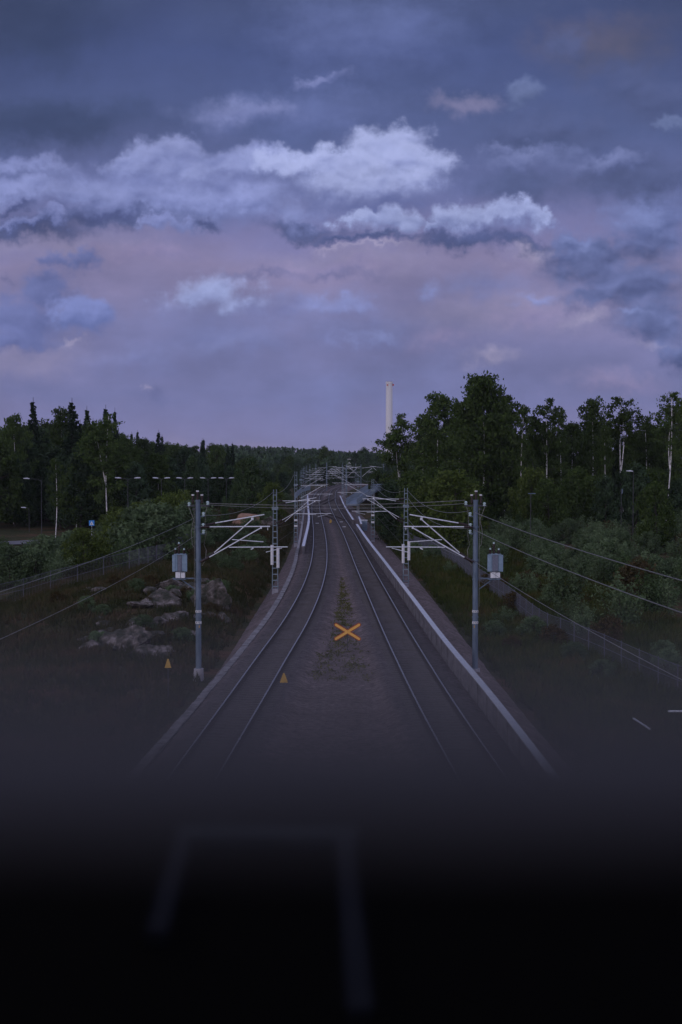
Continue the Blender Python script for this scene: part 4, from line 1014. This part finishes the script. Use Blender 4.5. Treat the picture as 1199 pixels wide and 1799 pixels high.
# =================================================================== signs on the ballast
def rot_y(a): return Matrix.Rotation(a, 3, 'Y')
t = empty('cross_sign', (g_left(611, 81.2), 81.2, -.27)); tag(t, 'orange-yellow X shaped sign with dark red rim standing between the tracks', 'sign')
zc = CAMZ-(1111-HOR)*81.2/FPX+.27
m = MB(); mr = MB()
L_ = 1.68; a_ = math.atan2(.88, 1.44)
def rbar(mb, a, L, w, y, th):
    h = w/2; n = 6; poly = []
    for k in range(n+1): q = -math.pi/2+math.pi*k/n; poly.append((L/2-h+h*math.cos(q), h*math.sin(q)))
    for k in range(n+1): q = math.pi/2+math.pi*k/n; poly.append((-L/2+h+h*math.cos(q), h*math.sin(q)))
    mb.prism(poly, y-th/2, y+th/2, rot_y(a), (0, 0, zc))
rbar(m, a_, L_, .135, -.02, .012); rbar(m, -a_, L_, .135, -.026, .012); m.build('cross_face', M_['orange'], t)
rbar(mr, a_, L_+.10, .235, .004, .014); rbar(mr, -a_, L_+.10, .235, .0075, .014); mr.build('cross_rim', M_['orange_rim'], t)
m = MB(); m.tube([(0, .05, -.3), (0, .05, zc+.1)], .022, 8); m.build('post', M_['pole_dark'], t)
def tri_sign(px, py, d, w, h, zb, label):
    x = g_left(px, d); zt_ = CAMZ-(py-HOR)*d/FPX
    t = empty('triangle_marker', (x, d, zb)); tag(t, label, 'marker')
    H = zt_-zb; m = MB(); m.tube([(0, .03, -.2), (0, .03, H-h*.3)], .018, 8); m.build('post', M_['pole_dark'], t)
    m = MB(); m.prism([(-w/2, H-h), (w/2, H-h), (.03, H), (-.03, H)], -.012, .012); m.build('triangle', M_['yellow'], t)
tri_sign(498.5, 1184, 62, .36, .42, -.28, 'small yellow triangle marker on a thin post beside the left track')
tri_sign(294, 1159, 67, .32, .42, -1.0, 'small yellow triangle marker on a thin post at the foot of the rocks')
def dwarf(px, py, d, kind, label):
    x = g_left(px, d); t = empty('dwarf_signal' if kind else 'track_box', (x, d, -.25)); tag(t, label, 'dwarf signal' if kind else 'track box')
    if kind:
        m = MB(); m.tube([(0, 0, 0), (0, 0, .6)], .05, 8); m.build('post', M_['pole_dark'], t)
        m = MB(); m.prism([(-.16, .3), (.1, .3), (.2, .5), (.2, .75), (-.05, .9), (-.16, .7)], -.12, .12); m.build('housing', M_['yellow'], t)
    else:
        m = MB(); m.prism([(-.3, 0), (.3, 0), (.24, .32), (-.24, .32)], -.2, .2); m.build('casing', M_['white'], t)
        m = MB(); m.box((0, 0, .34), (.56, .46, .04)); m.build('lid', M_['cap'], t)
dwarf(581, 921, 232, 1, 'small yellow signal box between the tracks before the nearer crossover')
dwarf(541, 894, 300, 1, 'small yellow box beside the left track under the crossover wires')
for (px, d, lab) in ((557.5, 231, 'small white box between the rails of the left track'), (600, 236, 'small white box between the rails of the right track'), (605, 219, 'small white box nearest on the right track, before the crossover'), (588.5, 290, 'small white box between the two crossovers')):
    dwarf(px, 0, d, 0, lab)
# cabinet
t = empty('equipment_cabinet', (g_left(640, 214), 214, -.5)); tag(t, 'blue-grey equipment cabinet behind the gap in the low wall', 'cabinet')
m = MB(); m.box((0, 0, 1.0), (.95, .6, 1.5)); m.build('body', M_['box_blue'], t); m = MB(); m.prism([(-.54, 1.75), (.54, 1.75), (.5, 1.86), (-.5, 1.86)], -.36, .36); m.build('roof', M_['cap'], t)
m = MB(); m.box((0, 0, .12), (.8, .5, .24)); m.build('plinth', M_['concrete'], t); m = MB(); m.box((0, -.307, 1.0), (.86, .012, 1.36)); q = m.build('door', M_['bridge_blue'], t); m = MB(); m.box((.3, -.325, 1.0), (.04, .03, .16)); m.build('handle', M_['pole_dark'], q)
# foot crossing boards at the wall gap
m = MB()
for k in range(5): m.box((0, k*.34, 0), (1.5, .26, .08))
o = m.build('boarding', M_['yellow']); o.location = (1.15, 217, -.12); tag(o, 'short yellowish boarding lying in the gap between the two low walls', 'boarding')

# =================================================================== fences
def fence(pts, h, label, post=2.5):
    t = empty('mesh_fence', (0, 0, 0)); tag(t, label, 'fence')
    P = [Vector(p) for p in pts]; cum = [0]
    for a, b in zip(P, P[1:]): cum.append(cum[-1]+(b-a).length)
    def at(s):
        for i in range(len(P)-1):
            if s <= cum[i+1]: return P[i].lerp(P[i+1], (s-cum[i])/(cum[i+1]-cum[i]))
        return P[-1].copy()
    n = int(cum[-1]/post); pp = []
    for i in range(n+1):
        p = at(i*cum[-1]/n); p.z = ztf(p.x, p.y); pp.append(p)
        m = MB(); m.tube([(0, 0, -.3), (0, 0, h+.06)], .03, 6); o = m.build('fence_post', M_['fence'], t); o.location = p
    m = MB(); rl = MB()
    for a, b in zip(pp, pp[1:]):
        k = int((b-a).length/.14)
        for j in range(1, k):
            q = a.lerp(b, j/k); m.box((q.x, q.y, q.z+h/2+.04), (.013, .013, h-.08))
        for z in (.10, h*.5, h-.02): rl.tube([a+Vector((0, 0, z)), b+Vector((0, 0, z))], .018, 4, False)
    m.build('wire_mesh', M_['fence'], t); rl.build('fence_rail', M_['fence'], t)
fence([(-30.5, 112, 0), (-28, 117, 0), (-23, 121, 0), (-18.5, 124.5, 0), (-16.5, 135, 0), (-15.8, 150, 0), (-16, 172, 0)], 1.75, 'tall grey wire fence climbing the left bank above the rocks')
fence([(b, a, 0) for a, b in FR], 1.55, 'grey wire fence running along the foot of the thicket on the right')

# =================================================================== rocks
def rock(c, r, seed, label, group='granite outcrop on the left bank', sub=5):
    import bmesh
    bm = bmesh.new(); bmesh.ops.create_icosphere(bm, subdivisions=sub, radius=1)
    rr = random.Random(seed); planes = []
    for k in range(13):                                   # blocky granite: a ball cut by random cleavage planes
        n = Vector((rr.gauss(0, 1), rr.gauss(0, 1), rr.gauss(0, .8))).normalized(); planes.append((n, rr.uniform(.42, .80)))
    o3 = Vector((seed*3.1, seed*1.7, 0))
    for v in bm.verts:
        p = v.co.copy()
        for n, dd in planes:
            e = p.dot(n)-dd
            if e > 0: p -= n*e*.94
        f = mnoise.fractal(p*3.2+o3, .8, 2.1, 6); g = mnoise.voronoi(p*3.0+o3)[0]
        p *= 1+.09*f-.16*max(0, .16-(g[1]-g[0]))*3
        p += Vector((0, 0, .05*math.floor(4*(p.z+.15*f))/4))
        v.co = Vector((p.x*r[0], p.y*r[1], max(p.z, -.5)*r[2]))
    me = bpy.data.meshes.new('boulder'); bm.to_mesh(me); bm.free(); me.materials.append(M_['rock'])
    o = bpy.data.objects.new('boulder', me); COL.objects.link(o); o.location = c; o.rotation_euler = (rr.uniform(-.25, .25), rr.uniform(-.3, .3), rr.uniform(0, 6.28))
    tag(o, label, 'rock', group)
for i, (px, d, rx, ry, rz_, dz, lab) in enumerate([
    (292, 106, 1.3, 1.7, 1.2, .3, 'pale slab of granite high on the bank below the left transformer'),
    (374, 101, 1.0, 1.9, 1.9, .5, 'steep pale rock edge just right of the left tubular mast'),
    (330, 105, 2.1, 1.8, 1.8, .3, 'broad pinkish rock behind the left tubular mast'),
    (283, 100, 1.9, 1.8, 1.5, .1, 'rounded reddish rock left of the broad one'),
    (245, 99, 1.0, 1.2, .45, .15, 'low rock peeping from the grass at mid bank'),
    (300, 95, 2.0, 1.6, .9, -.1, 'cracked brown rock ledge in the middle of the outcrop'),
    (215, 84, 2.2, 1.8, 1.8, .4, 'large grey rock face low on the bank'),
    (250, 81, 1.6, 1.4, 1.3, .1, 'grey rock face beside the small yellow marker'),
    (175, 87, 1.7, 1.5, 1.1, .1, 'grey rock at the left end of the lower outcrop'),
    (238, 92, .9, .9, .4, .2, 'small rock between the upper and lower outcrops'),
    (270, 88, 1.2, 1.0, .5, .15, 'brown rock just above the lower grey rock faces'),
    (325, 88, 1.0, 1.0, .4, .1, 'low dark rock left of the foot of the tubular mast')]):
    x = g_left(px, d); rock((x, d, ztf(x, d)+dz-.25*rz_), (rx*1.15, ry*1.1, rz_), i+1.3, lab)
rr_ = random.Random(77)
for i in range(34):
    px = rr_.uniform(150, 395); d = rr_.uniform(80, 112) if px < 300 else rr_.uniform(95, 112)
    if px > 300 and d < 95: continue
    x = g_left(px, d); q = rr_.uniform(.25, .75)
    rock((x, d, ztf(x, d)+.05), (q*1.4, q*1.2, q*.8), i+40.3, 'small weathered rock %s on the left bank' % ('among the upper rocks' if d > 97 else 'between the upper and lower rocks' if d > 88 else 'among the lower grey rock faces'), 'small rocks of the left bank', 3)
def stone(px, d, r, label):
    x = g_left(px, d); rock((x, d, ztf(x, d)+r*.2), (r, r, r*.7), px*.01, label, None)
stone(1136, 66, .28, 'pale round stone in the grass near the lower right')
stone(470, 203, 1.6, 'boulder on the bank beside the left lattice masts')
for i in range(22):
    px = rr_.uniform(140, 400); d = rr_.uniform(82, 118)
    if px > 330 and d < 96: continue
    x = g_left(px, d); tt, H = PROTO[rr_.choice(['bush_a', 'bush_a', 'sapling_c', 'bush_rust'])]; o = copy_tree(tt); s = rr_.uniform(.5, 1.1)/H; o.name = 'low_shrub'
    o.location = (x, d, ztf(x, d)-.05); o.scale = (s*1.6, s*1.6, s); o.rotation_euler[2] = rr_.uniform(0, 6)
    tag(o, 'small tuft-like shrub growing %s on the left bank' % ('above the upper rocks' if d > 108 else 'among the upper rocks' if d > 97 else 'between upper and lower rocks' if d > 90 else 'by the lower rocks'), 'shrub', 'small shrubs among the rocks')
# soil cutting
mb = MB(); 
o = None
def mound(c, r, mm, name, label, seed):
    import bmesh
    bm = bmesh.new(); bmesh.ops.create_icosphere(bm, subdivisions=4, radius=1)
    for v in bm.verts:
        p = v.co.copy(); v.co = p*(1+.25*mnoise.noise(p*1.5+Vector((seed, 0, 0)))+.05*mnoise.noise(p*6)); v.co.x *= r[0]; v.co.y *= r[1]; v.co.z *= r[2]
    me = bpy.data.meshes.new(name); bm.to_mesh(me); bm.free(); me.materials.append(mm); me.polygons.foreach_set('use_smooth', [True]*len(me.polygons))
    o = bpy.data.objects.new(name, me); COL.objects.link(o); o.location = c; tag(o, label, 'soil heap')
mound((g_left(437, 208), 208, ztf(g_left(437, 208), 208)+.3), (2.2, 3, 1.5), M_['soil'], 'soil_heap', 'orange-brown heap of bare soil behind the first left lattice mast', 2)

# =================================================================== right foreground bits
def bar(a, b, r, label):
    m = MB(); a, b = Vector(a), Vector(b); m.tube([a, b], r, 8); o = m.build('marker_bar', M_['cap']); tag(o, label, 'marker bar')
def gpt(px, py, dz=0):
    d = 60.0
    for _ in range(20):
        x = g_left(px, d); z = ztf(x, d)+dz; d = (CAMZ-z)*FPX/(py-HOR)
    return (g_left(px, d), d, z)
bar(gpt(1117, 1265, .6), gpt(1145, 1283, .6), .05, 'white bar set aslant just above the grass at the lower right')
bar(gpt(1178, 1252, .6), gpt(1215, 1252, .6), .05, 'level white bar at the right edge of the view')

# =================================================================== left background: road, lamps, sign
def road(name, pts, w, dz=.15):
    V = []; F = []
    n = 8
    for i, (x, y) in enumerate(pts):
        a = Vector(pts[max(0, i-1)]); b = Vector(pts[min(len(pts)-1, i+1)]); t = (b-a).normalized(); s = Vector((t.y, -t.x))
        for k in range(n+1):
            q = Vector((x, y))+s*w*(k/n-.5); V.append((q.x, q.y, ztf(q.x, q.y)+dz))
    for i in range(len(pts)-1):
        for k in range(n): a = i*(n+1)+k; F.append((a, a+1, a+n+2, a+n+1))
    o = np_mesh(name, V, F, M_['asphalt'], smooth=True); tag(o, kind='structure')
road('road', [(-75, 196), (-58, 200), (-46, 204), (-36, 214), (-28, 228), (-22, 246), (-19, 262), (-19, 285), (-24, 320), (-34, 380)], 6)
def lamp(px, d, zh, two, label, group, base=None, arm=1.5):
    x = g_left(px, d); z0 = ztf(x, d) if base is None else base
    t = empty('street_lamp', (x, d, z0)); tag(t, label, 'street lamp', group); H = zh-z0
    m = MB(); m.tube([(0, 0, -.2), (0, 0, H*.5), (0, 0, H-.1)], [.05, .04, .03], 8); m.build('pole', M_['pole_dark'], t)
    for s in ((-1, 1) if two else (-1,)):
        A = MB(); A.tube([(0, 0, H-.35), (s*arm*.3, 0, H-.08), (s*arm, 0, H)], .03, 6); A.build('arm', M_['pole_dark'], t)
        h = MB(); h.tube([(s*(arm-.05), 0, H), (s*(arm+.3), 0, H+.04), (s*(arm+.8), 0, H+.05)], [.05, .10, .06], 8); h.build('lamp_head', M_['lamp'], t)
lamp(225, 196, 7.9, True, 'double street lamp with two long pale heads, nearest of the row', 'street lamps over the car park', arm=.95)
for (px, d, tx) in ((284, 212, 'second'), (325, 220, 'third'), (366, 228, 'fourth'), (398, 234, 'fifth')):
    lamp(px, d, CAMZ-(840-HOR)*d/FPX, True, 'double street lamp above the trees, %s of the row from the left' % tx, 'street lamps over the car park', arm=.5)
lamp(73, 200, CAMZ-(841-HOR)*200/FPX, False, 'single street lamp on a tall dark pole with one curved arm', None, arm=1.7)
lamp(51, 232, CAMZ-(892-HOR)*232/FPX, False, 'low small street lamp beside the single tall one', None, arm=.5)
# pedestrian crossing sign
d = 190; x = g_left(161, d); zc_ = CAMZ-(919-HOR)*d/FPX; z0 = ztf(x, d)
t = empty('crossing_sign', (x, d, z0)); tag(t, 'small blue square pedestrian crossing sign with white triangle at the forest edge', 'road sign')
m = MB(); m.tube([(0, .04, -.2), (0, .04, zc_-z0+.3)], .035, 8); m.build('post', M_['lamp'], t)
H = zc_-z0; m = MB(); m.box((0, 0, H), (.72, .02, .72)); m.build('sign_board', M_['sign_blue'], t)
m = MB(); m.prism([(-.27, H-.24), (.27, H-.24), (0, H+.26)], -.018, -.0125); q = m.build('white_triangle', M_['white'], t)
m = MB(); m.tube([(0, -.024, H-.0), (0, -.024, H+.04)], .03, 6); m.tube([(0, -.024, H), (-.02, -.024, H-.1), (-.08, -.024, H-.2)], .018, 4); m.tube([(0, -.024, H-.1), (.07, -.024, H-.2)], .018, 4); m.build('walking_figure', M_['pole_dark'], q)
# right background: small lamp, poles, car
lamp(1113, 182, CAMZ-(828-HOR)*182/FPX, False, 'slim lamp post with a short arm among the right-hand birches', None, arm=.1)
def signpost(px, py, d, label, w=.9, h=.12):
    x = g_left(px, d); z0 = ztf(x, d); H = CAMZ-(py-HOR)*d/FPX-z0; t = empty('sign_post', (x, d, z0)); tag(t, label, 'sign post')
    m = MB(); m.tube([(0, 0, -.2), (0, 0, H)], .03, 6); m.build('post', M_['pole_dark'], t); m = MB(); m.box((.1, -.05, H-.06), (w, .02, h)); m.build('sign_board', M_['galv'], t)
signpost(933, 866, 150, 'short direction sign above the right-hand thicket', .8, .10); signpost(1092, 862, 165, 'white marker post with upright plate in front of the dark birches', .14, .55)
def car(x, d, rz, body, label):
    t = empty('parked_car', (x, d, ztf(x, d)+.1), rz); tag(t, label, 'car')
    m = MB(); m.prism([(-2.1, .3), (2.1, .3), (2.15, .7), (1.95, .95), (1.0, 1.0), (-1.9, 1.02), (-2.15, .8)], -.85, .85); m.build('body', body, t)
    m = MB(); m.prism([(-1.8, 1.0), (1.0, .98), (.4, 1.42), (-1.3, 1.45)], -.74, .74); q = m.build('windows', M_['box_dark'], t)
    m = MB(); m.prism([(-1.32, 1.44), (.42, 1.41), (.35, 1.47), (-1.25, 1.50)], -.72, .72); m.build('roof', body, t)
    for a in (-1.3, 1.3):
        for b in (-.82, .82):
            m = MB(); m.tube([(a, b-.1, .32), (a, b+.1, .32)], .32, 14); w = m.build('wheel', M_['pole_dark'], t); m = MB(); m.tube([(a, b-.11, .32), (a, b+.11, .32)], .19, 10); m.build('rim', M_['lamp'], w)
car(g_left(1203, 165), 165, .4, mat('blue_car_paint', (.05, .09, .22), (.06, .10, .25), 2, rough=.3), 'blue car half hidden by the thicket at the right edge')

# =================================================================== footbridge / railings beyond the crossover
def railing(pts, h, label, name='steel_railing', thick=.55):
    t = empty(name); tag(t, label, 'railing')
    P = [Vector(p) for p in pts]; m = MB(); b = MB(); g = MB()
    for a, c in zip(P, P[1:]):
        L = (c-a).length; n = max(2, int(L/1.6))
        for z in (h, h*.72, h*.45, .15): m.tube([a+Vector((0, 0, z)), c+Vector((0, 0, z))], .05, 5, False)
        for k in range(n+1): q = a.lerp(c, k/n); b.tube([q, q+Vector((0, 0, h))], .04, 5)
        n = int(L/.30)
        for k in range(n): q = a.lerp(c, k/n); g.box((q.x, q.y, q.z+h*.5), (.07, .07, h*.86))
    m.build('handrail', M_['bridge_blue'], t); b.build('railing_post', M_['bridge_blue'], t); g.build('railing_bars', M_['bridge_blue'], t)
    return t
railing([(-8.6, 270, -.3), (-9.6, 300, .3), (-11.0, 340, .8), (-11.0, 400, .9), (-9.8, 450, .5)], 1.4, 'blue-grey steel railing along the left side of the line before the far masts')
t = empty('steel_footbridge'); tag(t, 'blue-grey steel footbridge rising to the right of the tracks over a dark opening', 'footbridge')
def slab(a, b, w, th, zo=0):
    a, b = Vector(a), Vector(b); t_ = (b-a).normalized(); s = Vector((t_.y, -t_.x, 0)).normalized()*w/2; u = Vector((0, 0, th)); z = Vector((0, 0, zo))
    vs = [a-s+z, a+s+z, b+s+z, b-s+z, a-s+u+z, a+s+u+z, b+s+u+z, b-s+u+z]
    return vs, [(0, 3, 2, 1), (4, 5, 6, 7), (0, 1, 5, 4), (1, 2, 6, 5), (2, 3, 7, 6), (3, 0, 4, 7)]
m = MB(); A = (2.2, 290, .9); B = (7.4, 330, 3.0); m.add(*slab(A, B, 2.4, .3)); Cc = (16, 334, 3.1); m.add(*slab(B, Cc, 2.4, .3, .004)); m.build('bridge_deck', M_['bridge_blue'], t)
m = MB()
for (a, b) in ((A, B), (B, Cc)):
    a, b = Vector(a)+Vector((0, 0, .3)), Vector(b)+Vector((0, 0, .3)); L = (b-a).length
    for off in (-1.15, 1.15):
        s = Vector(((b-a).y, -(b-a).x, 0)).normalized()*off
        for z in (.05, .6, 1.15): m.tube([a+s+Vector((0, 0, z)), b+s+Vector((0, 0, z))], .055, 5, False)
        n = int(L/.35)
        for k in range(n+1): q = a.lerp(b, k/n)+s; m.box((q.x, q.y, q.z+.58), (.06, .06, 1.15))
m.build('parapet', M_['bridge_blue'], t)
m = MB()
for q in ((7.6, 331, 3.0), (3.6, 300, 1.6), (14, 334, 3.0)): m.box((q[0], q[1], (q[2]-1)/2-.2), (.5, .5, q[2]+1))
m.build('pier', M_['concrete'], t)
m = MB(); m.box((9.5, 340, .3), (12, .6, 3.2)); m.build('underside_shade', M_['deck'], t)  # near-black panel stands in for the shade under the footbridge

# =================================================================== chimney
d = 900; x = g_left(684, d); ztop = CAMZ-(671-HOR)*d/FPX
t = empty('chimney', (x, d, 0)); tag(t, 'tall round white chimney rising behind the trees', 'chimney')
m = MB(); m.tube([(0, 0, -1), (0, 0, ztop*.5), (0, 0, ztop-1.2)], [2.35, 2.15, 2.0], 40); m.build('shaft', M_['chimney'], t)
m = MB(); m.tube([(0, 0, ztop-1.2), (0, 0, ztop-.1)], 2.2, 40); m.build('crown_ring', M_['chimney'], t)
m = MB(); m.tube([(0, 0, ztop-.1), (0, 0, ztop+.05)], 1.7, 32); m.build('flue_rim', M_['pole_dark'], t)
m = MB(); m.box((-1.2, -2.2, ztop-2.2), (.8, .3, .9)); m.build('warning_light', M_['red'], t)
m = MB(); m.box((2.5, -.6, ztop-2.0), (1.0, .6, .9)); m.tube([(2.0, -.6, ztop-2.6), (3.0, -.6, ztop-2.6)], .06); m.build('warning_light', M_['red'], t)
# white houses far off
for px, w in ((617, 4), (627, 3.2)):
    d = 880; x = g_left(px, d); z = CAMZ-(806-HOR)*d/FPX
    t = empty('distant_house', (x, d, 0)); tag(t, 'tiny pale house among the far trees, %s of the two' % ('left' if px < 620 else 'right'), 'house')
    m = MB(); m.box((0, 0, z/2), (w, 4, z)); m.build('wall', M_['white'], t); m = MB(); m.prism([(-w/2-.3, z), (w/2+.3, z), (0, z+1.6)], -2.3, 2.3); m.build('roof', M_['pole_dark'], t)
# the prototypes stood outside the scene only to be copied
for t in [v[0] for v in PROTO.values()]+[LP]:
    for c in list(t.children_recursive): bpy.data.objects.remove(c)
    bpy.data.objects.remove(t)

# =================================================================== thin evening haze
def haze():
    m = bpy.data.materials.new('haze'); m.use_nodes = True; nt = m.node_tree; nt.nodes.clear()
    v = nt.nodes.new('ShaderNodeVolumePrincipled'); v.inputs['Color'].default_value = (.80, .84, 1.0, 1); v.inputs['Density'].default_value = .00007; v.inputs['Anisotropy'].default_value = .2
    o = nt.nodes.new('ShaderNodeOutputMaterial'); nt.links.new(v.outputs[0], o.inputs['Volume'])
    b = MB(); b.box((0, 3900, 34.5), (13000, 9400, 79)); h = b.build('haze', m); tag(h, kind='stuff')
haze()
